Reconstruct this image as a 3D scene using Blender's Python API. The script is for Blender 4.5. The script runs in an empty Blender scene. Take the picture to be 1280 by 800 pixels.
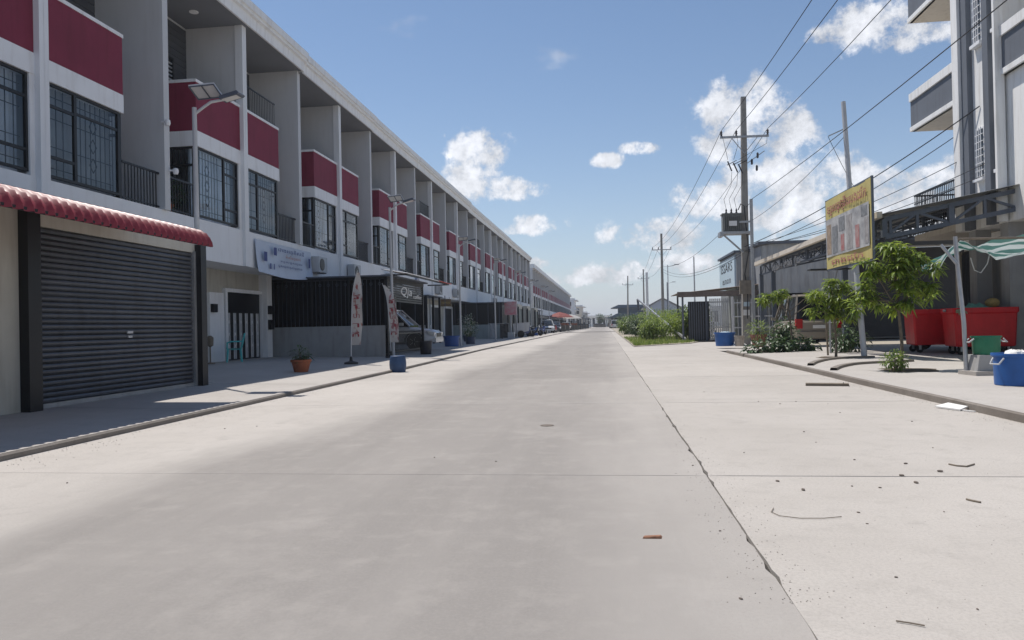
import bpy, bmesh, math, random
from mathutils import Vector, Matrix
random.seed(7)
S = bpy.context.scene
COL = S.collection
R_ = math.radians

# ------------------------------------------------------------------ camera
FPX = 930.0; ROLL = R_(1.2); EYE = 1.1; VPX, VPY = 757.0, 405.0
_a = (VPX - 640) / FPX; _b = (400 - VPY) / FPX
_c, _s = math.cos(ROLL), math.sin(ROLL)
_au = _a * _c + _b * _s; _bu = -_a * _s + _b * _c
YAW = math.atan(_au); PITCH = -math.atan(_bu * math.cos(YAW))
_f0 = Vector((-math.sin(YAW), math.cos(YAW), 0)); _r0 = Vector((math.cos(YAW), math.sin(YAW), 0)); _z = Vector((0, 0, 1))
CF = _f0 * math.cos(PITCH) + _z * math.sin(PITCH); _u0 = _z * math.cos(PITCH) - _f0 * math.sin(PITCH)
CR = _r0 * _c - _u0 * _s; CU = _r0 * _s + _u0 * _c
ORG = Vector((0, 0, EYE))
cd = bpy.data.cameras.new('camera'); cam = bpy.data.objects.new('camera', cd); COL.objects.link(cam)
cd.sensor_width = 36; cd.lens = FPX / 1280 * 36; cd.clip_start = .05; cd.clip_end = 5000
m3 = Matrix((CR, CU, -CF)).transposed()
cam.matrix_world = Matrix.Translation(ORG) @ m3.to_4x4()
S.camera = cam
def ray(px, py): return CF + CR * ((px - 640) / FPX) + CU * ((400 - py) / FPX)
def G(px, py, z=0.0):
    d = ray(px, py); return ORG + d * ((z - EYE) / d.z)
def WX(px, py, X):
    d = ray(px, py); return ORG + d * (X / d.x)
def WY(px, py, Y):
    d = ray(px, py); return ORG + d * (Y / d.y)

# ------------------------------------------------------------------ light
SUN = Vector((-.33, .30, 1)).normalized()
SUN_EL = math.asin(SUN.z); SUN_AZ = math.atan2(SUN.x, SUN.y)
ld = bpy.data.lights.new('sun', 'SUN'); ld.energy = 4.6; ld.angle = R_(.53); ld.color = (1, .95, .895)
sun = bpy.data.objects.new('sun', ld); COL.objects.link(sun)
sun.rotation_euler = SUN.to_track_quat('Z', 'Y').to_euler(); sun.location = (-20, 20, 60)
S.view_settings.view_transform = 'Standard'; S.view_settings.look = 'None'
S.view_settings.exposure = 0.0; S.view_settings.gamma = 1; S.view_settings.use_curve_mapping = False
S.cycles.max_bounces = 5; S.cycles.diffuse_bounces = 3; S.cycles.glossy_bounces = 3
S.cycles.transparent_max_bounces = 8; S.cycles.use_denoising = True

w = bpy.data.worlds.new('World'); S.world = w; w.use_nodes = True
w.cycles.sampling_method = 'MANUAL'; w.cycles.sample_map_resolution = 512
nt = w.node_tree; N = nt.nodes; L = nt.links; N.clear()
def nd(t, **k):
    n = N.new(t)
    for a, b in k.items(): setattr(n, a, b)
    return n
def mth(op, a, b=None, c=None, clamp=False):
    n = nd('ShaderNodeMath', operation=op, use_clamp=clamp)
    for i, v in enumerate((a, b, c)):
        if v is None: continue
        if isinstance(v, (int, float)): n.inputs[i].default_value = v
        else: L.new(v, n.inputs[i])
    return n.outputs[0]
def vdot(v, d):
    n = nd('ShaderNodeVectorMath', operation='DOT_PRODUCT'); L.new(v, n.inputs[0]); n.inputs[1].default_value = d
    return n.outputs['Value']
sky = nd('ShaderNodeTexSky'); sky.sky_type = 'NISHITA'; sky.sun_disc = False
sky.sun_elevation = SUN_EL; sky.sun_rotation = SUN_AZ; sky.air_density = 1.0; sky.dust_density = .2; sky.ozone_density = 2.6; sky.altitude = 10
tc = nd('ShaderNodeTexCoord'); D = tc.outputs['Generated']
# clouds: each is a puff round one direction of the sky, its edge broken by noise
PUFFS = [(932,148,58,50),(968,158,48,40),(900,178,36,24),(946,112,24,22),(985,150,30,28),
 (598,188,46,30),(628,236,52,18),(582,222,48,22),(560,240,30,14),(672,281,46,15),(640,287,24,9),(757,201,22,10),(803,184,26,9),
 (965,222,66,32),(905,252,60,26),(1040,226,60,30),(1000,262,110,30),(1110,232,50,26),(1150,262,60,30),(1205,215,50,30),(835,296,54,24),(782,292,36,20),
 (1085,30,64,26),(1140,44,60,16),(1040,42,32,14),(870,330,120,16),(1080,300,120,20),(730,345,90,14),(660,330,40,10)]
dist = None
for cx, cy, rx, ry in PUFFS:
    c = ray(cx, cy).normalized(); r = c.cross(Vector((0, 0, 1))).normalized(); u = r.cross(c)
    mp = nd('ShaderNodeMapping', vector_type='TEXTURE'); L.new(D, mp.inputs[0])
    mp.inputs['Location'].default_value = c; mp.inputs['Rotation'].default_value = Matrix((r, c, u)).transposed().to_euler()
    mp.inputs['Scale'].default_value = (rx / FPX, .4, ry / FPX)
    ln = nd('ShaderNodeVectorMath', operation='LENGTH'); L.new(mp.outputs[0], ln.inputs[0])
    dist = ln.outputs['Value'] if dist is None else mth('SMOOTH_MIN', dist, ln.outputs['Value'], .35)
dens = mth('SUBTRACT', 1.55, dist, clamp=True)
def fbm(scale, detail, rough=.6, off=(0, 0, 0), squash=1.0):
    mp = nd('ShaderNodeMapping'); L.new(D, mp.inputs[0]); mp.inputs['Location'].default_value = off
    mp.inputs['Scale'].default_value = (1, 1, squash)
    n = nd('ShaderNodeTexNoise'); n.inputs['Scale'].default_value = scale; n.inputs['Detail'].default_value = detail
    n.inputs['Roughness'].default_value = rough; L.new(mp.outputs[0], n.inputs['Vector']); return n.outputs['Fac']
n1 = fbm(24, 9, .66); n2 = fbm(24, 4, .60, (.008, -.008, -.03)); ng = fbm(3.2, 5, .6, (3, 1, 0), 2.2)
generic = mth('MULTIPLY', mth('SUBTRACT', ng, .66), 3.0)
d1 = mth('SUBTRACT', mth('ADD', dens, mth('MULTIPLY', mth('SUBTRACT', n1, .5), 2.5)), .58)
d1 = mth('MAXIMUM', d1, generic)
alpha = mth('MULTIPLY', d1, 1.9, clamp=True)
alpha = mth('MULTIPLY', mth('MULTIPLY', alpha, alpha), mth('SUBTRACT', 3, mth('MULTIPLY', alpha, 2)))
shade = mth('ADD', .87, mth('MULTIPLY', mth('SUBTRACT', n1, n2), 1.15))
shade = mth('ADD', shade, mth('MULTIPLY', mth('MINIMUM', d1, .9), .12))
cc = nd('ShaderNodeCombineColor'); L.new(mth('MULTIPLY', shade, 7.6), cc.inputs[0]); L.new(mth('MULTIPLY', shade, 7.8), cc.inputs[1]); L.new(mth('MULTIPLY', shade, 8.3), cc.inputs[2])
sz = nd('ShaderNodeSeparateXYZ'); L.new(D, sz.inputs[0])
hz_f = mth('MULTIPLY', mth('POWER', 2.718, mth('MULTIPLY', mth('ABSOLUTE', sz.outputs[2]), -9.0)), .86)      # moist air thickening to the horizon, all round
hz = nd('ShaderNodeMix', data_type='RGBA'); L.new(hz_f, hz.inputs[0]); L.new(sky.outputs[0], hz.inputs[6]); hz.inputs[7].default_value = (5.1, 5.5, 6.5, 1)
mx = nd('ShaderNodeMix', data_type='RGBA'); L.new(mth('MULTIPLY', alpha, .95), mx.inputs[0]); L.new(hz.outputs[2], mx.inputs[6]); L.new(cc.outputs[0], mx.inputs[7])
bg = nd('ShaderNodeBackground'); bg.inputs['Strength'].default_value = .11; L.new(mx.outputs[2], bg.inputs[0])
out = nd('ShaderNodeOutputWorld'); L.new(bg.outputs[0], out.inputs[0])

# ------------------------------------------------------------------ materials
MATS = {}
def mat(name, col, rough=.7, metal=0.0, var=.0, vscale=6.0, bump=0.0, bscale=60.0, spec=.4, col2=None, trans=0, coat=0.0, rnd=0.0, dirt=0.0):
    """plain paint / metal / cloth: base colour broken by two scales of noise, fine relief"""
    if name in MATS: return MATS[name]
    m = bpy.data.materials.new(name); m.use_nodes = True; t = m.node_tree; b = t.nodes['Principled BSDF']
    b.inputs['Roughness'].default_value = rough; b.inputs['Metallic'].default_value = metal
    b.inputs['Specular IOR Level'].default_value = spec
    if coat: b.inputs['Coat Weight'].default_value = coat; b.inputs['Coat Roughness'].default_value = .08
    geo = t.nodes.new('ShaderNodeNewGeometry')
    if var or col2:
        n = t.nodes.new('ShaderNodeTexNoise'); n.inputs['Scale'].default_value = vscale; n.inputs['Detail'].default_value = 8; n.inputs['Roughness'].default_value = .65
        t.links.new(geo.outputs['Position'], n.inputs['Vector'])
        r = t.nodes.new('ShaderNodeValToRGB'); r.color_ramp.elements[0].position = .32; r.color_ramp.elements[1].position = .68
        c2 = col2 or tuple(c * (1 - var) for c in col)
        r.color_ramp.elements[0].color = (*c2, 1); r.color_ramp.elements[1].color = (*[min(1, c * (1 + var * .6)) for c in col], 1)
        t.links.new(n.outputs['Fac'], r.inputs[0]); src = r.outputs[0]
        if rnd:
            oi = t.nodes.new('ShaderNodeObjectInfo'); h = t.nodes.new('ShaderNodeHueSaturation')
            mr = t.nodes.new('ShaderNodeMapRange'); mr.inputs[3].default_value = 1 - rnd; mr.inputs[4].default_value = 1 + rnd
            t.links.new(oi.outputs['Random'], mr.inputs[0]); t.links.new(mr.outputs[0], h.inputs['Value']); t.links.new(src, h.inputs['Color']); src = h.outputs[0]
        if dirt:
            n2 = t.nodes.new('ShaderNodeTexNoise'); mp = t.nodes.new('ShaderNodeMapping'); mp.inputs['Scale'].default_value = (3, 3, .35)
            t.links.new(geo.outputs['Position'], mp.inputs[0]); t.links.new(mp.outputs[0], n2.inputs['Vector']); n2.inputs['Scale'].default_value = 2.2; n2.inputs['Detail'].default_value = 7
            rr = t.nodes.new('ShaderNodeValToRGB'); rr.color_ramp.elements[0].position = .5; rr.color_ramp.elements[1].position = .75
            mm = t.nodes.new('ShaderNodeMix'); mm.data_type = 'RGBA'; mm.blend_type = 'MULTIPLY'; ml = t.nodes.new('ShaderNodeMath'); ml.operation = 'MULTIPLY'; ml.inputs[1].default_value = dirt
            t.links.new(n2.outputs['Fac'], rr.inputs[0]); t.links.new(rr.outputs[0], ml.inputs[0]); t.links.new(ml.outputs[0], mm.inputs[0])
            t.links.new(src, mm.inputs[6]); mm.inputs[7].default_value = (.55, .5, .44, 1); src = mm.outputs[2]
        t.links.new(src, b.inputs['Base Color'])
    else: b.inputs['Base Color'].default_value = (*col, 1)
    if bump:
        n3 = t.nodes.new('ShaderNodeTexNoise'); n3.inputs['Scale'].default_value = bscale; n3.inputs['Detail'].default_value = 6
        t.links.new(geo.outputs['Position'], n3.inputs['Vector']); bp = t.nodes.new('ShaderNodeBump'); bp.inputs['Strength'].default_value = bump; bp.inputs['Distance'].default_value = .02
        t.links.new(n3.outputs['Fac'], bp.inputs['Height']); t.links.new(bp.outputs[0], b.inputs['Normal'])
    MATS[name] = m; return m

def leafmat(name, c1, c2, tr=.35):
    if name in MATS: return MATS[name]
    m = bpy.data.materials.new(name); m.use_nodes = True; t = m.node_tree; b = t.nodes['Principled BSDF']; o = t.nodes['Material Output']
    geo = t.nodes.new('ShaderNodeNewGeometry'); n = t.nodes.new('ShaderNodeTexNoise'); n.inputs['Scale'].default_value = 5; n.inputs['Detail'].default_value = 4
    t.links.new(geo.outputs['Position'], n.inputs['Vector'])
    ad = t.nodes.new('ShaderNodeMath'); ad.operation = 'MULTIPLY_ADD'; ad.inputs[1].default_value = .7; t.links.new(geo.outputs['Random Per Island'], ad.inputs[0])
    sb = t.nodes.new('ShaderNodeMath'); sb.operation = 'SUBTRACT'; sb.inputs[1].default_value = .35; t.links.new(n.outputs['Fac'], sb.inputs[0]); t.links.new(sb.outputs[0], ad.inputs[2])
    r = t.nodes.new('ShaderNodeValToRGB'); r.color_ramp.elements[0].color = (*c1, 1); r.color_ramp.elements[1].color = (*c2, 1); t.links.new(ad.outputs[0], r.inputs[0])
    t.links.new(r.outputs[0], b.inputs['Base Color']); b.inputs['Roughness'].default_value = .42; b.inputs['Specular IOR Level'].default_value = .45
    tl = t.nodes.new('ShaderNodeBsdfTranslucent'); hs = t.nodes.new('ShaderNodeHueSaturation'); hs.inputs['Value'].default_value = 1.5; hs.inputs['Hue'].default_value = .485
    t.links.new(r.outputs[0], hs.inputs['Color']); t.links.new(hs.outputs[0], tl.inputs[0])
    ms = t.nodes.new('ShaderNodeMixShader'); ms.inputs[0].default_value = tr; t.links.new(b.outputs[0], ms.inputs[1]); t.links.new(tl.outputs[0], ms.inputs[2]); t.links.new(ms.outputs[0], o.inputs[0])
    MATS[name] = m; return m

def concrete(name, base, dusty, dark_band=False, rough=.9, joint=False):
    """cast concrete: dust, tyre-darkened lane, pale scuffs, stains, fine pitting"""
    m = bpy.data.materials.new(name); m.use_nodes = True; t = m.node_tree; b = t.nodes['Principled BSDF']
    b.inputs['Roughness'].default_value = rough; b.inputs['Specular IOR Level'].default_value = .25
    geo = t.nodes.new('ShaderNodeNewGeometry'); P = geo.outputs['Position']
    def noise(sc, det, scale=(1, 1, 1), ro=.6):
        mp = t.nodes.new('ShaderNodeMapping'); mp.inputs['Scale'].default_value = scale; t.links.new(P, mp.inputs[0])
        n = t.nodes.new('ShaderNodeTexNoise'); n.inputs['Scale'].default_value = sc; n.inputs['Detail'].default_value = det; n.inputs['Roughness'].default_value = ro
        t.links.new(mp.outputs[0], n.inputs['Vector']); return n.outputs['Fac']
    def M(op, a, b_=None, clamp=False):
        n = t.nodes.new('ShaderNodeMath'); n.operation = op; n.use_clamp = clamp
        for i, v in enumerate((a, b_)):
            if v is None: continue
            if isinstance(v, (int, float)): n.inputs[i].default_value = v
            else: t.links.new(v, n.inputs[i])
        return n.outputs[0]
    def mix(f, a, c, bt='MIX'):
        n = t.nodes.new('ShaderNodeMix'); n.data_type = 'RGBA'; n.blend_type = bt
        t.links.new(f, n.inputs[0])
        for i, v in ((6, a), (7, c)):
            if isinstance(v, tuple): n.inputs[i].default_value = (*v, 1)
            else: t.links.new(v, n.inputs[i])
        return n.outputs[2]
    def ramp(f, lo, hi):
        n = t.nodes.new('ShaderNodeMapRange'); n.interpolation_type = 'SMOOTHSTEP'; t.links.new(f, n.inputs[0]); n.inputs[1].default_value = lo; n.inputs[2].default_value = hi; return n.outputs[0]
    big = noise(.5, 6); streak = noise(1.0, 8, (1.3, .30, 1), .7); cross = noise(1.0, 7, (.22, 2.0, 1), .65); patch = noise(.9, 9, ro=.72); fine = noise(60, 6, ro=.8); mid = noise(4.5, 8, ro=.65)
    col = mix(ramp(big, .3, .7), base, dusty)
    if dark_band:
        sx = t.nodes.new('ShaderNodeSeparateXYZ'); t.links.new(P, sx.inputs[0]); X = sx.outputs[0]
        e = M('ADD', X, M('MULTIPLY', M('SUBTRACT', noise(.35, 7, (1, .4, 1), .62), .5), 3.2))
        band = M('MULTIPLY', ramp(e, -3.9, -2.6), M('SUBTRACT', 1, M('MULTIPLY', ramp(e, -.6, .9), .60)))
        col = mix(M('MULTIPLY', band, .93), col, dark_band)
        sep = M('MULTIPLY', ramp(noise(1.0, 7, (1.6, .10, 1), .6), .46, .62), .30)      # long tyre-worn tracks
        col = mix(M('MULTIPLY', sep, band), col, tuple(c * .80 for c in dark_band))
        dust = M('MULTIPLY', ramp(noise(1.5, 10, (1, .45, 1), .78), .50, .66), .30)       # pale dust smeared over the lane
        col = mix(dust, col, tuple(c * .80 for c in base))
    col = mix(M('MULTIPLY', ramp(streak, .48, .85), .22), col, tuple(min(1, c * 1.15) for c in base))
    col = mix(M('MULTIPLY', ramp(mid, .50, .68), .34), col, tuple(c * .80 for c in base))
    col = mix(M('MULTIPLY', ramp(noise(1.7, 9, ro=.7), .57, .68), .40), col, tuple(c * .72 for c in base))
    col = mix(M('MULTIPLY', ramp(fine, .42, .66), .50), col, tuple(c * .72 for c in base))
    col = mix(M('MULTIPLY', ramp(cross, .52, .74), .22), col, tuple(c * .80 for c in base))
    col = mix(M('MULTIPLY', ramp(patch, .50, .68), .16), col, tuple(min(1, c * 1.16) for c in base))
    oi = t.nodes.new('ShaderNodeObjectInfo'); h = t.nodes.new('ShaderNodeHueSaturation'); mr = t.nodes.new('ShaderNodeMapRange'); mr.inputs[3].default_value = .955; mr.inputs[4].default_value = 1.035
    t.links.new(oi.outputs['Random'], mr.inputs[0]); t.links.new(mr.outputs[0], h.inputs['Value']); t.links.new(col, h.inputs['Color'])
    t.links.new(h.outputs[0], b.inputs['Base Color'])
    bp = t.nodes.new('ShaderNodeBump'); bp.inputs['Strength'].default_value = .35; bp.inputs['Distance'].default_value = .012
    t.links.new(M('ADD', M('MULTIPLY', fine, .6), M('MULTIPLY', mid, .8)), bp.inputs['Height']); t.links.new(bp.outputs[0], b.inputs['Normal'])
    MATS[name] = m; return m

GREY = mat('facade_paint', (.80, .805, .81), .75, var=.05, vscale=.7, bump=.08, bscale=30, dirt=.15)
GREY_SHADED = mat('facade_paint_shaded', (.60, .605, .61), .8, var=.04, vscale=.6, dirt=.12)  # facade paint again, darkened: shade on fins and recessed walls put into colour
WHITE = mat('white_trim_paint', (.84, .84, .84), .7, var=.04, vscale=2, dirt=.3)
ROOF = mat('roof_fascia_paint', (.86, .86, .85), .7, var=.04, vscale=1, dirt=.3)
MAROON = mat('maroon_paint', (.22, .026, .056), .75, var=.12, vscale=.9, dirt=.3)
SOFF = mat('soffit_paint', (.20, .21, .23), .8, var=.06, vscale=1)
CLAD = mat('slate_cladding', (.085, .09, .10), .8, var=.12, vscale=2)
BLACK = mat('black_metal', (.012, .013, .016), .45, var=.1, vscale=9)
DARK = mat('dark_interior_paint', (.05, .05, .052), .8, var=.2, vscale=3)
CURT = mat('curtain_cloth', (.60, .63, .68), .9, var=.12, vscale=2, rnd=.5)
SHUT = mat('shutter_steel', (.085, .092, .108), .42, metal=.25, var=.16, vscale=2.5, rnd=.16, dirt=.6)
PLASTER = mat('grey_plaster', (.36, .36, .355), .9, var=.12, vscale=1.6, bump=.2, bscale=25, dirt=.5)
CREAM = mat('cream_plaster', (.50, .48, .42), .9, var=.08, vscale=1.4, dirt=.4)
REDT = mat('red_roof_sheet', (.26, .028, .036), .45, var=.12, vscale=2.5, spec=.5, dirt=.2)
GALV = mat('galvanised_steel', (.42, .43, .44), .45, metal=.55, var=.14, vscale=5, dirt=.3)
LGREY = mat('light_grey_metal', (.5, .51, .52), .5, var=.08, vscale=4, dirt=.3)
POLEC = mat('pole_concrete', (.30, .285, .26), .92, var=.16, vscale=3, bump=.3, bscale=30, dirt=.5)
STEELD = mat('dark_grey_steel', (.10, .118, .15), .5, var=.15, vscale=4, dirt=.3)
BLUEP = mat('blue_plastic', (.018, .085, .30), .4, var=.14, vscale=6, dirt=.3)
DBLUE = mat('dark_blue_plastic', (.02, .04, .10), .45, var=.14, vscale=6, dirt=.3)
REDP = mat('red_plastic', (.62, .014, .022), .38, var=.12, vscale=3, dirt=.25)
GREENP = mat('green_plastic', (.012, .16, .085), .4, var=.14, vscale=8, dirt=.2)
TEAL = mat('turquoise_plastic', (.10, .52, .52), .45, var=.06, vscale=6)
TERRA = mat('terracotta', (.34, .11, .055), .85, var=.2, vscale=8, bump=.2)
SOIL = mat('soil', (.10, .075, .05), .95, var=.3, vscale=14, bump=.5)
WOOD = mat('weathered_wood', (.20, .165, .125), .9, var=.25, vscale=9, bump=.2)
BARK = mat('bark', (.17, .14, .105), .9, var=.3, vscale=18, bump=.5, bscale=40)
TYRE = mat('rubber', (.015, .015, .015), .8, var=.1)
CHROME = mat('rim_metal', (.5, .5, .5), .3, metal=.8)
WIRE = mat('wire_black', (.025, .025, .028), .6)
PORC = mat('insulator_glaze', (.06, .05, .05), .25)
CARW = mat('white_car_paint', (.62, .62, .62), .25, coat=.6, var=.02, vscale=2)
CARS = mat('champagne_car_paint', (.30, .265, .21), .3, coat=.5, var=.04, vscale=2)
CARD = mat('dark_car_paint', (.05, .055, .065), .3, coat=.5, var=.04, vscale=2)
GLASSD = mat('dark_car_glass', (.015, .018, .02), .06, spec=.6)
LAMPR = mat('red_lamp_lens', (.45, .01, .012), .2)
LAMPW = mat('clear_lamp_lens', (.7, .7, .68), .15)
PAPER = mat('white_foam', (.78, .77, .74), .8, var=.06)
PANELS = mat('solar_panel_face', (.02, .03, .06), .2, var=.2, vscale=20)
BEIGE = mat('beige_paint', (.66, .60, .51), .85, var=.06, vscale=1, dirt=.35)
RWALL = mat('right_building_paint', (.88, .87, .84), .8, var=.05, vscale=.8, dirt=.4)
RGREY = mat('right_building_grey', (.15, .165, .19), .8, var=.1, vscale=1, dirt=.3)
SIDING = mat('metal_siding', (.34, .355, .37), .5, var=.10, vscale=1.2, dirt=.5)
SIGNB = mat('pale_blue_sign', (.55, .68, .75), .6, var=.05)
BRICKC = mat('red_brick', (.30, .15, .09), .9, var=.25, vscale=20, bump=.3)
LEAF = leafmat('mango_leaf', (.035, .085, .014), (.30, .40, .06), .45)
LEAFD = leafmat('dark_leaf', (.022, .055, .018), (.075, .13, .045), .2)
LEAFS = leafmat('shrub_leaf', (.045, .10, .018), (.26, .34, .08), .45)
LEAFF = leafmat('far_leaf', (.03, .07, .02), (.09, .14, .05), .2)
ROADM = concrete('road_concrete', (.462, .428, .388), (.52, .485, .442), (.268, .2485, .2285))
LANEM = concrete('lane_concrete', (.44, .407, .366), (.50, .465, .422))
WALKM = concrete('pavement_concrete', (.42, .39, .355), (.475, .445, .41))
KERBM = concrete('kerb_concrete', (.20, .175, .150), (.28, .25, .22))
GROUNDM = concrete('dry_earth', (.36, .315, .25), (.43, .385, .31))
JOINTM = mat('joint_dirt', (.055, .05, .045), .95, var=.3, vscale=12, bump=.4)

def glass_mat():
    m = bpy.data.materials.new('window_glass'); m.use_nodes = True; t = m.node_tree; o = t.nodes['Material Output']; t.nodes.remove(t.nodes['Principled BSDF'])
    tr = t.nodes.new('ShaderNodeBsdfTransparent'); tr.inputs[0].default_value = (.78, .84, .88, 1)
    gl = t.nodes.new('ShaderNodeBsdfGlossy'); gl.inputs['Roughness'].default_value = .03; gl.inputs[0].default_value = (.9, .95, 1, 1)
    fr = t.nodes.new('ShaderNodeLayerWeight'); fr.inputs[0].default_value = .22; mu = t.nodes.new('ShaderNodeMath'); mu.operation = 'MULTIPLY_ADD'; mu.use_clamp = True; mu.inputs[1].default_value = 1.25; mu.inputs[2].default_value = .02
    t.links.new(fr.outputs[0], mu.inputs[0])
    ms = t.nodes.new('ShaderNodeMixShader'); t.links.new(mu.outputs[0], ms.inputs[0]); t.links.new(tr.outputs[0], ms.inputs[1]); t.links.new(gl.outputs[0], ms.inputs[2]); t.links.new(ms.outputs[0], o.inputs[0])
    return m
GLASS = glass_mat()
def thin_cloth(name, stripes):
    m = bpy.data.materials.new(name); m.use_nodes = True; t = m.node_tree; b = t.nodes['Principled BSDF']; o = t.nodes['Material Output']
    uv = t.nodes.new('ShaderNodeUVMap'); sx = t.nodes.new('ShaderNodeSeparateXYZ'); t.links.new(uv.outputs[0], sx.inputs[0])
    fr = t.nodes.new('ShaderNodeMath'); fr.operation = 'FRACT'; mu = t.nodes.new('ShaderNodeMath'); mu.operation = 'MULTIPLY'; mu.inputs[1].default_value = 4; t.links.new(sx.outputs[1], mu.inputs[0]); t.links.new(mu.outputs[0], fr.inputs[0])
    r = t.nodes.new('ShaderNodeValToRGB'); r.color_ramp.interpolation = 'CONSTANT'
    r.color_ramp.elements[0].color = (*stripes[0], 1); r.color_ramp.elements[1].position = .5; r.color_ramp.elements[1].color = (*stripes[1], 1)
    t.links.new(fr.outputs[0], r.inputs[0]); t.links.new(r.outputs[0], b.inputs['Base Color']); b.inputs['Roughness'].default_value = .6
    tl = t.nodes.new('ShaderNodeBsdfTranslucent'); t.links.new(r.outputs[0], tl.inputs[0]); ms = t.nodes.new('ShaderNodeMixShader'); ms.inputs[0].default_value = .4
    t.links.new(b.outputs[0], ms.inputs[1]); t.links.new(tl.outputs[0], ms.inputs[2]); t.links.new(ms.outputs[0], o.inputs[0]); return m
TARP = thin_cloth('striped_tarp', ((.03, .13, .11), (.42, .48, .47)))

# ------------------------------------------------------------------ mesh helpers
class MB:
    def __init__(s, mir=None): s.v = []; s.f = []; s.mir = mir; s.smooth = False
    def _a(s, vs, fs):
        o = len(s.v)
        for p in vs:
            p = tuple(p); s.v.append((p[0], s.mir - p[1], p[2]) if s.mir is not None else p)
        s.f += [tuple(i + o for i in (f[::-1] if s.mir is not None else f)) for f in fs]
        return s
    def box(s, x0, x1, y0, y1, z0, z1):
        x0, x1 = sorted((x0, x1)); y0, y1 = sorted((y0, y1)); z0, z1 = sorted((z0, z1))
        return s._a([(x0,y0,z0),(x1,y0,z0),(x1,y1,z0),(x0,y1,z0),(x0,y0,z1),(x1,y0,z1),(x1,y1,z1),(x0,y1,z1)],
                    [(0,3,2,1),(4,5,6,7),(0,1,5,4),(1,2,6,5),(2,3,7,6),(3,0,4,7)])
    def quad(s, *p): return s._a(p, [tuple(range(len(p)))])
    def bar(s, p0, p1, wx, wz=None):
        wz = wz or wx; p0 = Vector(p0); p1 = Vector(p1); d = (p1 - p0).normalized()
        a = d.cross(Vector((0, 0, 1)));
        if a.length < .05: a = Vector((1, 0, 0))
        a.normalize(); b = a.cross(d)
        vs = [p + a * (wx / 2 * i) + b * (wz / 2 * j) for p in (p0, p1) for i, j in ((-1,-1),(1,-1),(1,1),(-1,1))]
        return s._a(vs, [(3,2,1,0),(4,5,6,7),(0,1,5,4),(1,2,6,5),(2,3,7,6),(3,0,4,7)])
    def tube(s, pts, r, n=8, cap=True):
        pts = [Vector(p) for p in pts]; rs = r if isinstance(r, (list, tuple)) else [r] * len(pts)
        vs = []; k = len(pts)
        prev = None
        for i, p in enumerate(pts):
            d = (pts[min(i+1, k-1)] - pts[max(i-1, 0)]).normalized()
            if prev is None:
                a = d.cross(Vector((0, 0, 1)))
                if a.length < .05: a = d.cross(Vector((1, 0, 0)))
            else: a = prev - d * prev.dot(d)
            a.normalize(); prev = a; b = d.cross(a)
            vs += [p + (a * math.cos(2*math.pi*j/n) + b * math.sin(2*math.pi*j/n)) * rs[i] for j in range(n)]
        fs = [(i*n+j, i*n+(j+1)%n, (i+1)*n+(j+1)%n, (i+1)*n+j) for i in range(k-1) for j in range(n)]
        if cap: fs += [tuple(range(n))[::-1], tuple((k-1)*n+j for j in range(n))]
        return s._a(vs, fs)
    def lathe(s, prof, n=20, cx=0, cy=0, ax='z'):
        vs = []
        for r, h in prof:
            for j in range(n):
                c, q = r * math.cos(2*math.pi*j/n), r * math.sin(2*math.pi*j/n)
                vs.append((cx + c, cy + q, h) if ax == 'z' else ((cx + c, h, cy + q) if ax == 'y' else (h, cx + c, cy + q)))
        k = len(prof); fs = [(i*n+j, i*n+(j+1)%n, (i+1)*n+(j+1)%n, (i+1)*n+j) for i in range(k-1) for j in range(n)]
        fs += [tuple(range(n))[::-1], tuple((k-1)*n+j for j in range(n))]
        return s._a(vs, fs)
    def prism(s, poly, a0, a1, ax='y'):
        f = {'y': lambda u, v, a: (u, a, v), 'x': lambda u, v, a: (a, u, v), 'z': lambda u, v, a: (u, v, a)}[ax]
        n = len(poly); vs = [f(u, v, a0) for u, v in poly] + [f(u, v, a1) for u, v in poly]
        return s._a(vs, [tuple(range(n))[::-1], tuple(range(n, 2*n))] + [(i, (i+1)%n, n+(i+1)%n, n+i) for i in range(n)])
    def sheet(s, g):
        nu = len(g); nv = len(g[0]); vs = [p for r in g for p in r]
        return s._a(vs, [(i*nv+j, i*nv+j+1, (i+1)*nv+j+1, (i+1)*nv+j) for i in range(nu-1) for j in range(nv-1)])
    def mesh(s, name):
        m = bpy.data.meshes.new(name); m.from_pydata([tuple(v) for v in s.v], [], s.f)
        if s.smooth:
            m.polygons.foreach_set('use_smooth', [True] * len(m.polygons))
        m.update(); return m
def fixn(me):
    b = bmesh.new(); b.from_mesh(me); bmesh.ops.recalc_face_normals(b, faces=b.faces); b.to_mesh(me); b.free()
def obj(name, mb, material, parent=None, loc=(0, 0, 0), rz=0, kind=None, label=None, cat=None, group=None, smooth=False, fix=True):
    if isinstance(mb, MB):
        mb.smooth = smooth or mb.smooth; me = mb.mesh(name)
        if fix and len(me.polygons) < 20000: fixn(me)
        me.materials.append(material)
        if smooth and hasattr(me, 'set_sharp_from_angle'): me.set_sharp_from_angle(angle=R_(40))
    else: me = mb
    o = bpy.data.objects.new(name, me); COL.objects.link(o); o.location = loc; o.rotation_euler = (0, 0, rz)
    if parent is not None: o.parent = parent
    tag(o, label, cat, group, kind); return o
def tag(o, label=None, cat=None, group=None, kind=None):
    if label: o['label'] = label
    if cat: o['category'] = cat
    if group: o['group'] = group
    if kind: o['kind'] = kind
    return o
def thing(name, label, cat, loc=(0, 0, 0), rz=0, group=None):
    o = bpy.data.objects.new(name, None); COL.objects.link(o); o.empty_display_size = .3
    o.location = loc; o.rotation_euler = (0, 0, rz); return tag(o, label, cat, group)
def copy_tree(o, parent=None):
    c = o.copy(); COL.objects.link(c); c.parent = parent
    for ch in o.children: copy_tree(ch, c)
    return c
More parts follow.
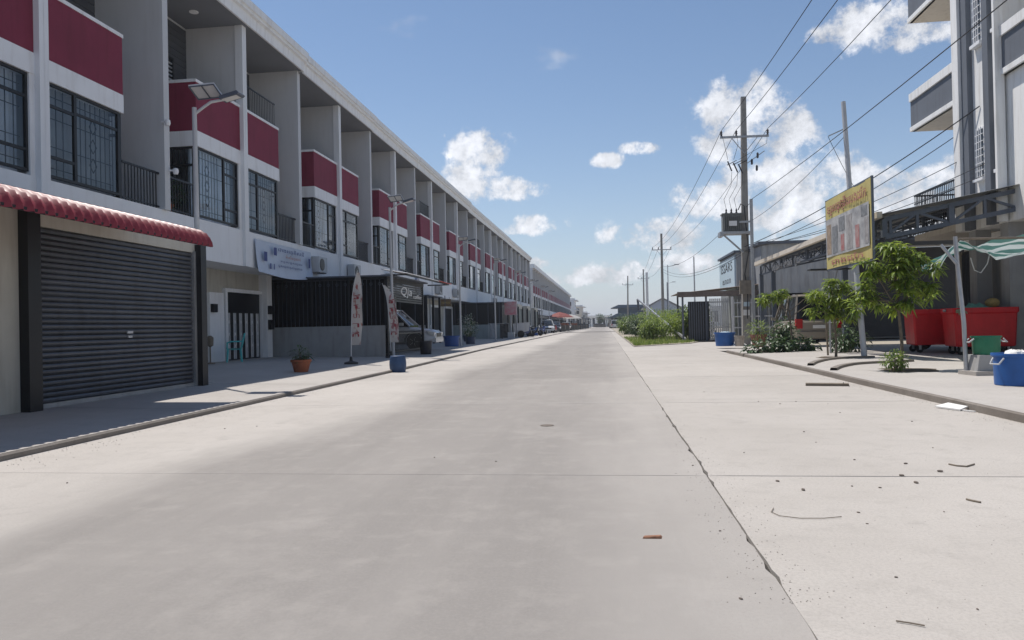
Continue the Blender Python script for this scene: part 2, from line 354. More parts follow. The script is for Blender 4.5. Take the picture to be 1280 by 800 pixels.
def dup(o, loc, rz=None, label=None, group=None, scale=None):
    c = copy_tree(o); c.location = loc
    if rz is not None: c.rotation_euler = (0, 0, rz)
    if scale: c.scale = (scale,) * 3
    if label: c['label'] = label
    if group: c['group'] = group
    return c
def text_mesh(body, size, depth=.0, shear=0):
    cu = bpy.data.curves.new('lettering', 'FONT'); cu.body = body; cu.size = size; cu.extrude = depth; cu.shear = shear; cu.align_x = 'CENTER'; cu.align_y = 'CENTER'; cu.resolution_u = 3
    o = bpy.data.objects.new('lettering', cu); COL.objects.link(o)
    dg = bpy.context.evaluated_depsgraph_get(); me = bpy.data.meshes.new_from_object(o.evaluated_get(dg)); bpy.data.objects.remove(o); bpy.data.curves.remove(cu); return me
def lettering(body, size, material, parent, mtx, depth=.003, fitw=None, shear=0):
    me = text_mesh(body, size, depth, shear); me.materials.clear(); me.materials.append(material)
    if fitw and len(me.vertices):
        xs = [v.co.x for v in me.vertices]; k = fitw / (max(xs) - min(xs)); c = (max(xs) + min(xs)) / 2
        for v in me.vertices: v.co.x = (v.co.x - c) * k
    o = bpy.data.objects.new('lettering', me); COL.objects.link(o); o.parent = parent; o.matrix_local = mtx; return o
def frame_mtx(origin, xdir, ydir):
    x = Vector(xdir).normalized(); y = Vector(ydir).normalized(); z = x.cross(y)
    return Matrix.Translation(origin) @ Matrix((x, y, z)).transposed().to_4x4()
#SPLIT
# ------------------------------------------------------------------ ground, road, pavements
KX0, KJ, KR = -5.32, .70, 4.2        # left kerb, long joint, right kerb
def kerb_x(y): return -5.32 if y < 20 else (-5.32 - .35 * min(1, (y - 20) / 14))
ground = obj('ground', MB().quad((-1500, -300, -.06), (1500, -300, -.06), (1500, 3000, -.06), (-1500, 3000, -.06)), GROUNDM, kind='structure')
road = obj('road', MB().quad((-7, -20, -.022), (4.6, -20, -.022), (4.6, 330, -.022), (-7, 330, -.022)), JOINTM, kind='structure')
rnd = random.Random(3)
def walk(n, amp):
    """jagged edge: slow drift plus sharp chips"""
    v = []; x = .5
    for _ in range(n):
        x = min(1, max(.05, x + rnd.uniform(-.35, .35))); v.append(amp * (x + (rnd.random() < .10) * rnd.uniform(.3, 1.6)))
    return v
def slab(x0, x1, y0, y1, ja, jb, material, lft=None, edge=.007):
    """one cast slab; its outline wavers, the long-joint edge is ragged"""
    near = y0 < 18; n = 46 if near else (12 if y0 < 40 else 3); k = 22 if near else (6 if y0 < 40 else 2)
    g = .0018 if lft else .003; pts = []
    xa = lambda y: (lft(y) if lft else x0)
    e = edge * (.4 if lft else 1)
    w1, w2 = walk(n + 1, jb), walk(n + 1, ja); c1, c2 = walk(k + 1, e), walk(k + 1, e)
    for i in range(n + 1): pts.append((x1 - w1[i], y0 + g + (y1 - y0 - 2*g) * i / n))
    for i in range(1, k): pts.append((x1 + (xa(y1) - x1) * i / k, y1 - g - c1[i]))
    for i in range(n + 1):
        y = y1 - g - (y1 - y0 - 2*g) * i / n; pts.append((xa(y) + w2[i], y))
    for i in range(1, k): pts.append((xa(y0) + (x1 - xa(y0)) * i / k, y0 + g + c2[i]))
    m = MB(); m.v = [(x, y, 0) for x, y in pts] + [(x, y, -.03) for x, y in pts]; q = len(pts)
    m.f = [tuple(range(q))] + [(i, q + i, q + (i+1) % q, (i+1) % q) for i in range(q)]
    obj('slab', m, material, road, fix=False)
JY = [5.46 + 4.95 * k for k in range(-3, 66)]
for a, b in zip(JY, JY[1:]):
    if b < 110:
        slab(0, KJ, a, b, 0, .011 if b < 14 else .010, ROADM, lft=lambda y: kerb_x(y) - .3)
        slab(KJ, KR if b < 36 else 1.3, a, b, .011 if b < 14 else .010, 0, LANEM)
far_slab = MB().quad((-6.1, JY[-1], 0), (-6.1, 104.4, 0), (.69, 104.4, 0), (.69, JY[-1], 0)); obj('slab', far_slab, ROADM, road)
obj('slab', MB().quad((.71, JY[-1], 0), (.71, 104.4, 0), (1.3, 104.4, 0), (1.3, JY[-1], 0)), LANEM, road)
# right apron between the kerb's end and the gates
apron = MB(); ap = [(KR + .004, 28.6), (8.5, 28.6), (9.5, 42.5), (5.2, 42.0), (4.3, 39.0), (1.302, 35.4), (1.302, 35.165), (KR + .004, 35.165)]
apron.v = [(x, y, .002) for x, y in ap]; apron.f = [tuple(range(len(ap)))]
obj('apron', apron, LANEM, kind='structure', fix=False)
# left pavement: rises gently towards the houses
def walk_z(x): return .065 + (-5.3 - x) * .014
rows = []
ys = [-12 + i * 2.05 for i in range(0, 75)]
for y in ys: rows.append([(kerb_x(y) - .012, y, .066), (kerb_x(y) - .13, y, .067), (-6.6, y, walk_z(-6.6)), (-8.6, y, walk_z(-8.6)), (-13.2, y, walk_z(-13.2))])
pav = MB(); pav.sheet(rows); pavl = obj('pavement_left', pav, WALKM, kind='structure')
obj('pavement_left_far', MB().quad((-5.8, ys[-1], .06), (-13.2, ys[-1], .12), (-13.2, 330, .12), (-5.8, 330, .06)), WALKM, kind='structure')
m = MB(); rows = []
for i in range(0, 60):
    y = -12 + i * 2.6; x = kerb_x(y)
    rows.append([(x + .012 + .004*math.sin(y*3.1), y, -.02), (x + .006 + .005*math.sin(y*2.3), y, .045), (x - .012, y, .064), (x - .05, y, .0)])
m.sheet(rows); obj('kerb_left', m, KERBM, kind='structure')
# shallow saw-cut joints in the left pavement are dirt-filled grooves
m = MB()
for k in range(-2, 26):
    y = 17.45 + 4.15 * k / 1 + .3; x = kerb_x(y) - .15
    m.quad((x, y, walk_z(x) + .004), (x, y + .012, walk_z(x) + .004), (-8.6, y + .012, walk_z(-8.6) + .004), (-8.6, y, walk_z(-8.6) + .004))
obj('pavement_joint_lines', m, JOINTM, pavl, fix=False)
# right pavement
def kerbR_pts():
    pts = [(KR, -10), (KR, 8), (KR - .02, 13), (KR + .02, 18), (KR, 23), (KR - .04, 26.6)]
    for i in range(1, 9):
        a = i / 8 * math.pi / 2; pts.append((KR - .04 + 1.3 * (1 - math.cos(a)), 26.6 + 1.3 * math.sin(a)))
    pts.append((8.4, 28.4)); return pts
kp = kerbR_pts()
def off(pts, d):
    o = []
    for i, p in enumerate(pts):
        a = Vector(pts[max(i-1, 0)]); b = Vector(pts[min(i+1, len(pts)-1)]); t = (b - a).normalized(); o.append((p[0] + t.y * d, p[1] - t.x * d))
    return o
ins = off(kp, .02); m = MB()
m.v = [(x, y, .10) for x, y in ins] + [(30, 28.2, .10), (30, -10, .10)]; m.f = [tuple(range(len(m.v)))]
pavr = obj('pavement_right', m, WALKM, kind='structure', fix=False)
m = MB(); i0 = off(kp, 0); i1 = off(kp, .022); i2 = off(kp, .06)
m.sheet([[(a[0], a[1], -.03), (a[0], a[1], .080), (b[0], b[1], .0985), (c[0], c[1], .0)] for a, b, c in zip(i0, i1, i2)])
obj('kerb_right', m, KERBM, kind='structure')
# curved edging strips sweeping round the young trees
def edging(pxs, label):
    P = [G(a, b, .1) for a, b in pxs]; Q = []
    for i in range(len(P) - 1):
        p0, p1, p2, p3 = P[max(i-1, 0)], P[i], P[i+1], P[min(i+2, len(P)-1)]
        for k in range(6):
            t = k / 6; Q.append(.5 * ((2*p1) + (p2 - p0)*t + (2*p0 - 5*p1 + 4*p2 - p3)*t*t + (3*p1 - p0 - 3*p2 + p3)*t**3))
    Q.append(P[-1]); rows = []
    for i, q in enumerate(Q):
        d = (Q[min(i+1, len(Q)-1)] - Q[max(i-1, 0)]); n = Vector((-d.y, d.x, 0)).normalized()
        rows.append([tuple(q + n*w + Vector((0, 0, z))) for w, z in ((-.07, -.01), (-.055, .05), (.055, .05), (.07, -.01))])
    obj('kerb_edging', MB().sheet(rows), KERBM, label=label, cat='kerb')
edging([(1013, 457), (1020, 453.5), (1036, 450), (1060, 448), (1092, 447)], 'outer curved concrete edging strip round the shorter mango tree')
edging([(1042, 463), (1050, 459.5), (1068, 456), (1098, 454), (1140, 452)], 'inner curved concrete edging strip between the two mango trees')
# tree pits of bare soil
def pit(x, y, r, z=.104):
    m = MB(); n = 18; m.v = [(x, y, z + .02)]
    for j in range(n):
        a = 2*math.pi*j/n; k = r * rnd.uniform(.75, 1.1); m.v.append((x + k * math.cos(a), y + k * 1.2 * math.sin(a), z))
    m.f = [(0, 1 + j, 1 + (j+1) % n) for j in range(n)]; return m
obj('soil_patch', pit(5.75, 15.0, .55), SOIL, kind='structure'); obj('soil_patch', pit(5.95, 20.3, .5), SOIL, kind='structure')
# vacant plot on the right, beyond the gates
vp = MB(); pl = [(1.302, 35.43), (4.3, 39.05), (5.2, 42.05), (30, 43), (60, 140), (60, 330), (1.302, 330), (1.302, 60)]
vp.v = [(x, y, .03) for x, y in pl]; vp.f = [tuple(range(len(pl)))]
obj('vacant_plot_ground', vp, GROUNDM, kind='structure', fix=False)

# ------------------------------------------------------------------ terrace houses on the left
W = 4.15; FX = -11.0
def window_mb(y0, y1, z0, z1, x, mir, style):
    """front window: narrow light with transoms by the party column, one wide light"""
    f = MB(mir); t = .055
    f.box(x-.03, x+.03, y0, y0+t, z0, z1); f.box(x-.03, x+.03, y1-t, y1, z0, z1); f.box(x-.03, x+.03, y0+t, y1-t, z0, z0+t); f.box(x-.03, x+.03, y0+t, y1-t, z1-t, z1)
    ym = y1 - .36 * (y1 - y0)
    f.box(x-.028, x+.028, ym-.04, ym+.04, z0+t, z1-t)
    for zz in ((z0 + .22*(z1-z0)), (z1 - .24*(z1-z0))): f.box(x-.025, x+.025, ym+.04, y1-t, zz-.03, zz+.03)
    if style == 1:
        zz = z1 - .22*(z1-z0); f.box(x-.025, x+.025, y0+t, ym-.04, zz-.025, zz+.025)
    g = MB(mir)
    nb = 9
    for i in range(1, nb):
        y = y0 + (ym - y0) * i / nb
        g.box(x-.115, x-.10, y-.007, y+.007, z0+.05, z1-.05)
    for i in range(1, 4):
        y = ym + (y1 - ym) * i / 4; g.box(x-.115, x-.10, y-.007, y+.007, z0+.05, z1-.05)
    for q in (.12, .35, .65, .88):
        z = z0 + q * (z1 - z0); g.box(x-.112, x-.103, y0+.05, y1-.05, z-.008, z+.008)
    for q in (.28, .5, .72):                       # diamond ornament in the grille
        yc = y0 + (ym - y0) * .5; zc = z0 + q * (z1 - z0); r = .16
        P = [(x-.108, yc, zc-r), (x-.108, yc+r*.7, zc), (x-.108, yc, zc+r), (x-.108, yc-r*.7, zc)]
        for a in range(4): g.bar(P[a], P[(a+1) % 4], .014)
    p = MB(mir).quad((x, y0+.02, z0+.02), (x, y1-.02, z0+.02), (x, y1-.02, z1-.02), (x, y0+.02, z1-.02))
    c = MB(mir); n = 44
    rows = [[(x-.24 + .035*math.sin(i*1.9) + .012*math.sin(i*.7), y0 + (y1-y0)*i/n, z) for i in range(n+1)] for z in (z0, z1)]
    c.sheet(rows); c.smooth = True
    return f, g, p, c
def build_house(mir, style, lod):
    """list of (name, mesh, material, [sub-parts]) in the house's own frame: +x to the street, y along it"""
    mi = W if mir else None; B = lambda: MB(mi); P = []
    def add(n, mb, mt, subs=()):
        me = mb.mesh(n); fixn(me) if len(me.polygons) < 3000 else None; me.materials.append(mt)
        P.append((n, me, mt, [(a, _mk(a, b, c), c) for a, b, c in subs]))
    def _mk(a, b, c):
        me = b.mesh(a); me.materials.append(c); return me
    add('wall', B().box(-9, -1.72, 0, W, 0, 10.5), GREY_SHADED)
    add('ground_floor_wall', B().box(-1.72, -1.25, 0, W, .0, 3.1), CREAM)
    add('balcony_wall', B().box(-1.72, -1.32, .12, 1.56, 4.2, 7.3), GREY_SHADED)
    add('party_fin', B().box(-1.72, .14, 0, .12, 4.2, 10.5), GREY_SHADED)
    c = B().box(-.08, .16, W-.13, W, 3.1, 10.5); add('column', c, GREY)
    add('divider_wall', B().box(-1.72, -.08, W-.10, W, 4.2, 10.5), GREY_SHADED)
    add('floor_band', B().box(-1.72, .06, 0, W, 3.1, 4.2), GREY)
    add('window_beam', B().box(-1.72, .05, 1.56, W-.13, 6.2, 6.62), WHITE)
    pp = B(); pp.box(-.07, .035, 1.56, W-.13, 6.62, 7.95); pp.box(-1.72, -.07, 1.56, 1.66, 6.62, 7.95); add('parapet', pp, MAROON)
    cp = B(); cp.box(-.09, .055, 1.54, W-.13, 7.95, 8.03); cp.box(-1.72, -.09, 1.54, 1.68, 7.95, 8.03); add('parapet_coping', cp, WHITE)
    rf = B(); rf.box(-9, .28, 0, W, 10.5, 10.6); rf.box(-9, -.2, 0, W, 10.6, 11.0)
    fa = B(); fa.prism([(.28, 10.47), (.34, 10.47), (.36, 10.78), (.46, 10.80), (.46, 10.88), (.52, 10.90), (.53, 11.12), (.40, 11.15), (.28, 11.12)], 0, W)
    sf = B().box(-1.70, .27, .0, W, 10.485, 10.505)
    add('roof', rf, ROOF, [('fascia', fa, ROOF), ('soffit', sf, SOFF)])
    cl = B()
    for i in range(19): cl.box(-1.72, -1.685, .12, W-.1, 6.64 + i*.2, 6.64 + i*.2 + .185)
    add('upper_cladding', cl, CLAD)
    f, g, p, cu = window_mb(1.66, W-.26, 4.28, 6.2, -.03, mi, style)
    mg = B(); mg.box(-.06, .04, W-.26, W-.13, 4.2, 6.2)      # white margin beside the column
    add('window', f, BLACK, [('pane', p, GLASS)] + ([('grille', g, BLACK), ('curtain', cu, CURT)] if lod == 0 else [('curtain', cu, CURT)]))
    add('window_margin', mg, WHITE)
    sw = B(); sw.box(-1.32, -1.25, 1.58, 1.64, 4.2, 6.2); sw.box(-.11, -.02, 1.57, 1.66, 4.2, 6.2); sw.box(-1.25, -.11, 1.58, 1.64, 6.14, 6.2); sw.box(-1.25, -.11, 1.58, 1.64, 4.2, 4.28); sw.box(-1.25, -.11, 1.58, 1.64, 5.66, 5.72)
    for i in range(1, 10): sw.box(-1.32 + i*.122, -1.308 + i*.122, 1.60, 1.615, 4.2, 6.2)
    sp = B(); sp.quad((-1.25, 1.63, 4.28), (-.11, 1.63, 4.28), (-.11, 1.63, 6.14), (-1.25, 1.63, 6.14)); add('side_window', sw, BLACK, [('pane', sp, GLASS)])
    rl = B(); rl.box(-.05, -.01, .12, 1.56, 5.08, 5.13); rl.box(-.045, -.015, .12, 1.56, 4.26, 4.29)
    for i in range(1, 12): rl.box(-.04, -.02, .12 + i*.12 - .01, .12 + i*.12 + .01, 4.2, 5.08)
    add('balcony_railing', rl, BLACK)
    bd = B(); bd.box(-1.32, -1.27, .35, 1.35, 4.22, 6.5); add('balcony_door', bd, DARK)
    lv = B(); lv.box(-1.69, -1.62, 2.0, 2.06, 6.7, 9.3); lv.box(-1.69, -1.62, 3.2, 3.26, 6.7, 9.3); lv.box(-1.69, -1.62, 2.06, 3.2, 9.24, 9.3); lv.box(-1.69, -1.66, 2.06, 3.2, 6.7, 9.24)
    ls = B()
    for i in range(20): ls.box(-1.66, -1.625, 2.08, 3.18, 6.8 + i*.12, 6.84 + i*.12)
    add('louvred_door', lv, BLACK, [('louvre', ls, LGREY)])
    add('ceiling_light', B().lathe([(.02, 10.5), (.13, 10.5), (.13, 10.46), (.02, 10.45)], 12, -.75, 2.9), WHITE)
    gd = B(); gd.box(-1.25, -1.19, .55, 3.35, .1, 2.55)
    fr = B(); fr.box(-1.25, -1.12, .38, .55, .1, 2.72); fr.box(-1.25, -1.12, 3.35, 3.52, .1, 2.72); fr.box(-1.25, -1.12, .55, 3.35, 2.55, 2.72)
    add('shop_door', gd, DARK, [('door_frame', fr, WHITE)])
    return P
HOUSES = {(mir, lod): build_house(mir, 0 if not mir else 1, lod) for mir in (0, 1) for lod in (0, 1)}
def place_house(y, mir, lod, label, group=None, skip=()):
    r = thing('row_house', label, 'house', (FX, y, 0), 0, group)
    kids = {}
    for n, me, mt, subs in HOUSES[(mir, lod)]:
        if n in skip: continue
        o = bpy.data.objects.new(n, me); COL.objects.link(o); o.parent = r; kids[n] = o
        for a, m2, _ in subs:
            q = bpy.data.objects.new(a, m2); COL.objects.link(q); q.parent = o
    return r, kids
Y0 = 9.2; PITCHY = 8.28
GEN = 'grey three-storey terrace house with maroon upper parapet in the long unbroken row'
SPECIAL = {0: ('terrace house directly above the long red sheet awning', 'terrace house with grilled windows between the red awning and the solar lamp'),
           1: ('terrace house whose ground floor has the white folding gate and turquoise chair', 'terrace house with the printed banner hung on its floor band'),
           2: ('terrace house behind the dark slatted car enclosure', 'terrace house behind the cafe sign and its red awning')}
HL = {(3, 0): 'terrace house just past the cafe with an air conditioner on its band', (3, 1): 'terrace house bearing the round cafe sign on its band', (4, 0): 'terrace house with black railing above its parapet, next to the round-sign house', (4, 1): 'terrace house with the brown hanging sign under its floor band',
      (5, 0): 'terrace house with an air conditioner shortly before the teal-walled enclosure', (5, 1): 'terrace house directly before the teal-walled enclosure, without an air conditioner', (6, 0): 'terrace house behind the black panels of the teal-walled enclosure', (6, 1): 'terrace house with black parapet railing behind the pink signboard',
      (7, 0): 'terrace house above the roller shutter next to the teal-walled enclosure', (7, 1): 'terrace house with an air conditioner beside the first grey-green shutter', (8, 0): 'terrace house above the second grey-green roller shutter', (8, 1): 'terrace house between the second and third grey-green shutters', (9, 0): 'terrace house above the third grey-green roller shutter', (9, 1): 'terrace house past the third shutter, before the plain grey far enclosure'}
house_roots = {}
for k in range(-1, 12):
    for mir in (0, 1):
        y = Y0 + PITCHY * k + mir * PITCHY / 2
        lab = SPECIAL[k][mir] if k in SPECIAL else HL.get((k, mir), GEN)
        skip = ('shop_door',) if k == 1 else ()
        r, kids = place_house(y, mir, 0 if k < 5 else 1, lab, None if lab != GEN else 'terrace houses in the long row', skip)
        kids['roof'].location = (-.04*(k >= 2) - .04*(k >= 6) + .02*(k % 3), 0, -.05*(k >= 2) - .03*(k >= 6))
        house_roots[(k, mir)] = (r, kids)
# second terrace block farther down the street
GEN2 = 'distant grey terrace house in the farther block down the street'
def far_house():
    P = []
    r = thing('row_house', GEN2, 'house', (FX, 0, 0), 0, 'terrace houses in the farther block')
    m = MB().box(-9, -1.5, 0, W, 0, 9.9); obj('wall', m, GREY_SHADED, r)
    obj('party_fin', MB().box(-1.5, .12, 0, .14, 3.9, 9.9), GREY_SHADED, r)
    obj('floor_band', MB().box(-1.5, .06, 0, W, 2.9, 3.9), GREY, r)
    obj('parapet', MB().box(-.1, .03, 1.3, W, 6.1, 7.3), MAROON, r)
    obj('window_beam', MB().box(-1.5, .05, 1.3, W, 5.7, 6.1), WHITE, r)
    o = obj('window', MB().box(-.06, 0, 1.4, 1.5, 3.9, 5.7).box(-.06, 0, 2.8, 2.9, 3.9, 5.7).box(-.06, 0, W-.1, W, 3.9, 5.7), BLACK, r)
    obj('pane', MB().box(-.045, -.035, 1.5, W-.1, 3.9, 5.7), GLASSD, o)
    obj('roof', MB().box(-9, .4, 0, W, 9.9, 10.5), ROOF, r)
    obj('shop_door', MB().box(-1.5, -1.4, .5, 3.6, .1, 2.5), DARK, r)
    return r
fh = far_house(); fh.location.y = 113
for i in range(1, 30):
    c = copy_tree(fh); c.location = (FX, 113 + i * W, 0)
# ------------------------------------------------------------------ near shop extension with roller shutter
SX = -7.65; SZ = walk_z(SX)
ext = thing('shop_extension', 'ground-floor shop extension with a wide dark grey roller shutter', 'shop front', (SX, 11.2, SZ - .01))
def L0(x, y, z=0): return (x - SX, y - 11.2, z - SZ + .01)
def xbox(name, x0, x1, y0, y1, z0, z1, mt, parent=ext):
    a = L0(x0, y0, z0); b = L0(x1, y1, z1); return obj(name, MB().box(a[0], b[0], a[1], b[1], a[2], b[2]), mt, parent)
xbox('wall', -11.3, SX, 1.0, 8.93, SZ - .02, 2.95, CREAM)
xbox('header', -8.4, SX + .005, 8.93, 13.32, 2.60, 2.96, CREAM)
xbox('roof', -11.2, SX + .02, 1.0, 13.4, 2.96, 3.06, PLASTER)
xbox('side_wall', -11.2, -8.0, 13.2, 13.32, SZ - .02, 2.6, CREAM)
xbox('post', SX - .02, SX + .14, 8.90, 9.13, SZ - .02, 2.8, BLACK)
xbox('post', SX - .02, SX + .13, 13.14, 13.33, SZ - .02, 2.75, BLACK)
xbox('guide_rail', SX - .05, SX + .03, 9.13, 9.2, SZ - .02, 2.62, GALV)
xbox('guide_rail', SX - .05, SX + .03, 13.07, 13.14, SZ - .02, 2.62, GALV)
rs = xbox('roller_shutter', SX - .10, SX - .06, 9.15, 13.1, SZ - .02, 2.62, SHUT)
nsl = 31; hz = (2.60 - SZ - .07) / nsl
sl = MB(); yA, yB = -2.03, 1.88
prof = [(-.058, .002), (-.030, .010), (-.014, hz*.35), (-.012, hz*.62), (-.022, hz*.85), (-.045, hz - .003), (-.058, hz - .001)]
sl.prism(prof, yA, yB, 'y'); slm = sl.mesh('slat'); fixn(slm); slm.materials.append(SHUT); slm.set_sharp_from_angle(angle=R_(30))
for i in range(nsl):
    o = bpy.data.objects.new('slat', slm); COL.objects.link(o); o.parent = rs; o.location = (rnd.uniform(-.003, .003), 0, .075 + i * hz); o.rotation_euler = (rnd.uniform(-.0006, .0006), 0, rnd.uniform(-.0012, .0012))
b_ = L0(SX, 11.1, 1.12); o = obj('bottom_bar', MB().box(-.06, -.005, yA, yB, .012, .075), GALV, rs)
obj('lock_plate', MB().box(-.015, .004, -.07, .07, 1.02, 1.06).box(-.015, .004, -.05, .05, .95, .985), LGREY, rs)
# red tile-profile awning
awn = thing('awning', 'long red tile-profile sheet awning over the grey roller shutter', 'awning', (-6.7, 7, 2.6))
prof = [(-6.18, 2.44), (-6.185, 2.47), (-6.19, 2.50), (-6.205, 2.535), (-6.225, 2.57), (-6.245, 2.60), (-6.275, 2.635), (-6.32, 2.665), (-6.37, 2.69), (-6.45, 2.715), (-6.6, 2.75), (-6.9, 2.81), (-7.68, 2.96)]
rows = []; rib = .155; n = int((11.25 - 1.2) / rib) * 8
for i in range(n + 1):
    y = 1.2 + i * rib / 8; ph = 2 * math.pi * i / 8; k = .022 * math.cos(ph) + .006 * math.cos(2 * ph)
    row = []
    for j, (x, z) in enumerate(prof):
        x2, z2 = prof[min(j+1, len(prof)-1)]; x1, z1 = prof[max(j-1, 0)]; t = Vector((x2 - x1, z2 - z1)).normalized(); nx, nz = -t.y * -1, t.x * -1
        row.append((x + 6.7 + nx * k, y - 7, z - 2.6 + nz * k + (.014 if j % 2 == 0 else 0)))
    rows.append(row)
sh = obj('sheet', MB().sheet(rows), REDT, awn, smooth=True, fix=False)
fl = MB()
for yy in (2.2, 5.0, 7.8, 10.4): fl.bar((.46, yy - 7, -.08), (-.96, yy - 7, .30), .04, .06)
obj('rafter', fl, BLACK, awn)
obj('edge_purlin', MB().box(.46, .50, -5.8, 4.2, -.14, -.10), BLACK, awn)

# ------------------------------------------------------------------ ground floor of the house with the folding gate
r1, kids1 = house_roots[(1, 0)]; r2, kids2 = house_roots[(1, 1)]
gx = -12.25
def gy(px, py=420): return WX(px, py, gx).y
def part_at(name, root, x0, x1, y0, y1, z0, z1, mt):
    lx, ly, lz = root.location; return obj(name, MB().box(x0 - lx, x1 - lx, y0 - ly, y1 - ly, z0, z1), mt, root)
fzz = walk_z(-12.2)
part_at('entrance_panel', r1, gx, gx + .10, gy(259), gy(277), fzz, 2.35, WHITE)
part_at('meter_box', r1, gx + .10, gx + .2, gy(260), gy(265.5), 1.72, 1.98, BLACK)
y0, y1 = gy(281), gy(324)
part_at('gate_frame', r2, gx, gx + .13, y0 - .14, y0 - .01, fzz, 2.52, WHITE); part_at('gate_frame', r2, gx, gx + .13, y1 + .01, y1 + .42, fzz, 2.52, WHITE)
part_at('gate_frame', r2, gx, gx + .13, y0 - .01, y1 + .01, 2.40, 2.52, WHITE)
dp = part_at('gate_backing', r2, gx, gx + .02, y0 - .01, y1 + .01, fzz, 2.40, BLACK)
lx, ly, lz = r2.location; g = MB()
nn = 6
for i in range(nn):
    yc = y0 + (y1 - y0) * (i + .5) / nn
    for d in (-.09, -.03, .05): g.box(gx + .03 - lx, gx + .05 - lx, yc + d - ly, yc + d + .018 - ly, fzz + .04, 1.72)
    for zc in (.55, .95, 1.35):
        g.bar((gx + .045 - lx, yc - .09 - ly, zc), (gx + .045 - lx, yc + .06 - ly, zc + .14), .015); g.bar((gx + .045 - lx, yc + .06 - ly, zc), (gx + .045 - lx, yc - .09 - ly, zc + .14), .015)
obj('folding_gate', g, WHITE, r2)
part_at('pillar', r2, gx, gx + .3, 25.2, 25.6, fzz, 3.1, WHITE)
part_at('meter_box', r2, gx + .3, gx + .42, 25.25, 25.5, 1.7, 2.0, BLACK); part_at('meter_box', r2, gx + .3, gx + .42, 25.25, 25.5, 1.15, 1.5, BLACK)
# turquoise chair
cp = WX(293, 449, -11.55); cz = walk_z(-11.55)
ch = thing('plastic_chair', 'turquoise plastic chair in front of the white folding gate', 'chair', (cp.x, cp.y, cz), R_(-60))
for sx in (-1, 1):
    for sy in (-1, 1): obj('leg', MB().tube([(sx*.24, sy*.22, 0), (sx*.19, sy*.18, .42)], [.022, .028], 8), TEAL, ch)
obj('seat', MB().sheet([[(-.22 + .44*i/6, -.22 + .44*j/6, .43 - .02*math.sin(math.pi*i/6)*math.sin(math.pi*j/6)) for j in range(7)] for i in range(7)]).box(-.22, .22, -.22, .22, .385, .40), TEAL, ch)
bk = MB()
for i in range(7):
    x = -.2 + .4*i/6; bk.bar((x, .20, .42), (x*1.05, .30, .86 - .05*abs(i-3)/3), .035, .014)
bk.tube([(-.23, .2, .42), (-.22, .29, .78), (-.12, .315, .88), (.12, .315, .88), (.22, .29, .78), (.23, .2, .42)], .02, 8); obj('backrest', bk, TEAL, ch)
for sx in (-1, 1): obj('armrest', MB().tube([(sx*.24, .26, .64), (sx*.26, -.1, .64), (sx*.24, -.2, .60), (sx*.24, -.21, .4)], .02, 8), TEAL, ch)
# brown stool-like stand beside the white panel
sp_ = WX(263, 449, -11.7)
st = thing('stand_fan', 'small brown stand by the white entrance panel', 'stand', (sp_.x, sp_.y, walk_z(-11.7)))
obj('base', MB().lathe([(.14, 0), (.14, .03), (.03, .05)], 14), WOOD, st); obj('stem', MB().tube([(0, 0, .04), (0, 0, .55)], .02, 8), WOOD, st); obj('head', MB().lathe([(.02, .5), (.09, .55), (.10, .78), (.04, .84)], 12), WOOD, st)

# banner on the floor band
ba = WX(319, 322, FX + .12); bb = WX(388, 326, FX + .12)
BW = bb.y - ba.y; BH = 1.02
bn = thing('banner', 'white and pale blue printed banner sagging from the house floor band', 'banner', (FX + .13, ba.y, 2.98))
BANM = mat('banner_vinyl', (.50, .56, .66), .5, var=.10, vscale=1.3)
rows = [[(.03*math.sin(u*9) * (1-v) + .10*(1-v)**2, BW*u, BH*v - .10*math.sin(math.pi*u)*(1-v)) for v in [j/8 for j in range(9)]] for u in [i/24 for i in range(25)]]
obj('sheet', MB().sheet(rows), BANM, bn, smooth=True, fix=False)
INKB = mat('blue_ink', (.04, .06, .20), .6); INKR = mat('red_ink', (.40, .17, .14), .6); INKY = mat('yellow_print', (.62, .50, .10), .6, var=.1); INKK = mat('black_ink', (.03, .03, .035), .6)
def ban_text(t, u, v, sz, wd, mt): lettering(t, sz, mt, bn, frame_mtx((.13, BW*u, BH*v), (0, 1, 0), (0, 0, 1)), .002, wd)
ban_text('ជាងអគ្គិសនី', .55, .80, .16, BW*.48, INKB); ban_text('ម៉ាស៊ីនត្រជាក់', .58, .60, .12, BW*.28, INKR); ban_text('ទទួលជួសជុល', .55, .44, .09, BW*.4, INKB)
ban_text('ជួសជុលគ្រប់ប្រភេទ', .53, .28, .1, BW*.44, INKB)
for u, v, a, b in ((.26, .72, .22, .26), (.10, .50, .22, .3), (.18, .22, .10, .18), (.24, .22, .07, .18), (.90, .55, .16, .34)):
    obj('print_block', MB().box(.128, .132, BW*u - a*.5, BW*u + a*.5, BH*v - b*.5, BH*v + b*.5), INKB, bn)
# air conditioner beside it
ac = WX(402, 323, FX + .35)
au = thing('air_conditioner', 'white outdoor air-conditioner unit on the floor band next to the banner', 'air conditioner', (FX + .06, ac.y, 3.28))
obj('body', MB().box(.05, .35, -.42, .42, 0, .58), LGREY, au); obj('fan_grille', MB().lathe([(.23, .35), (.23, .365), (.19, .37), (.05, .372)], 20, -.1, .29, 'x'), BLACK, au); obj('bracket', MB().box(0, .36, -.3, -.26, -.04, 0).box(0, .36, .26, .3, -.04, 0), GALV, au)
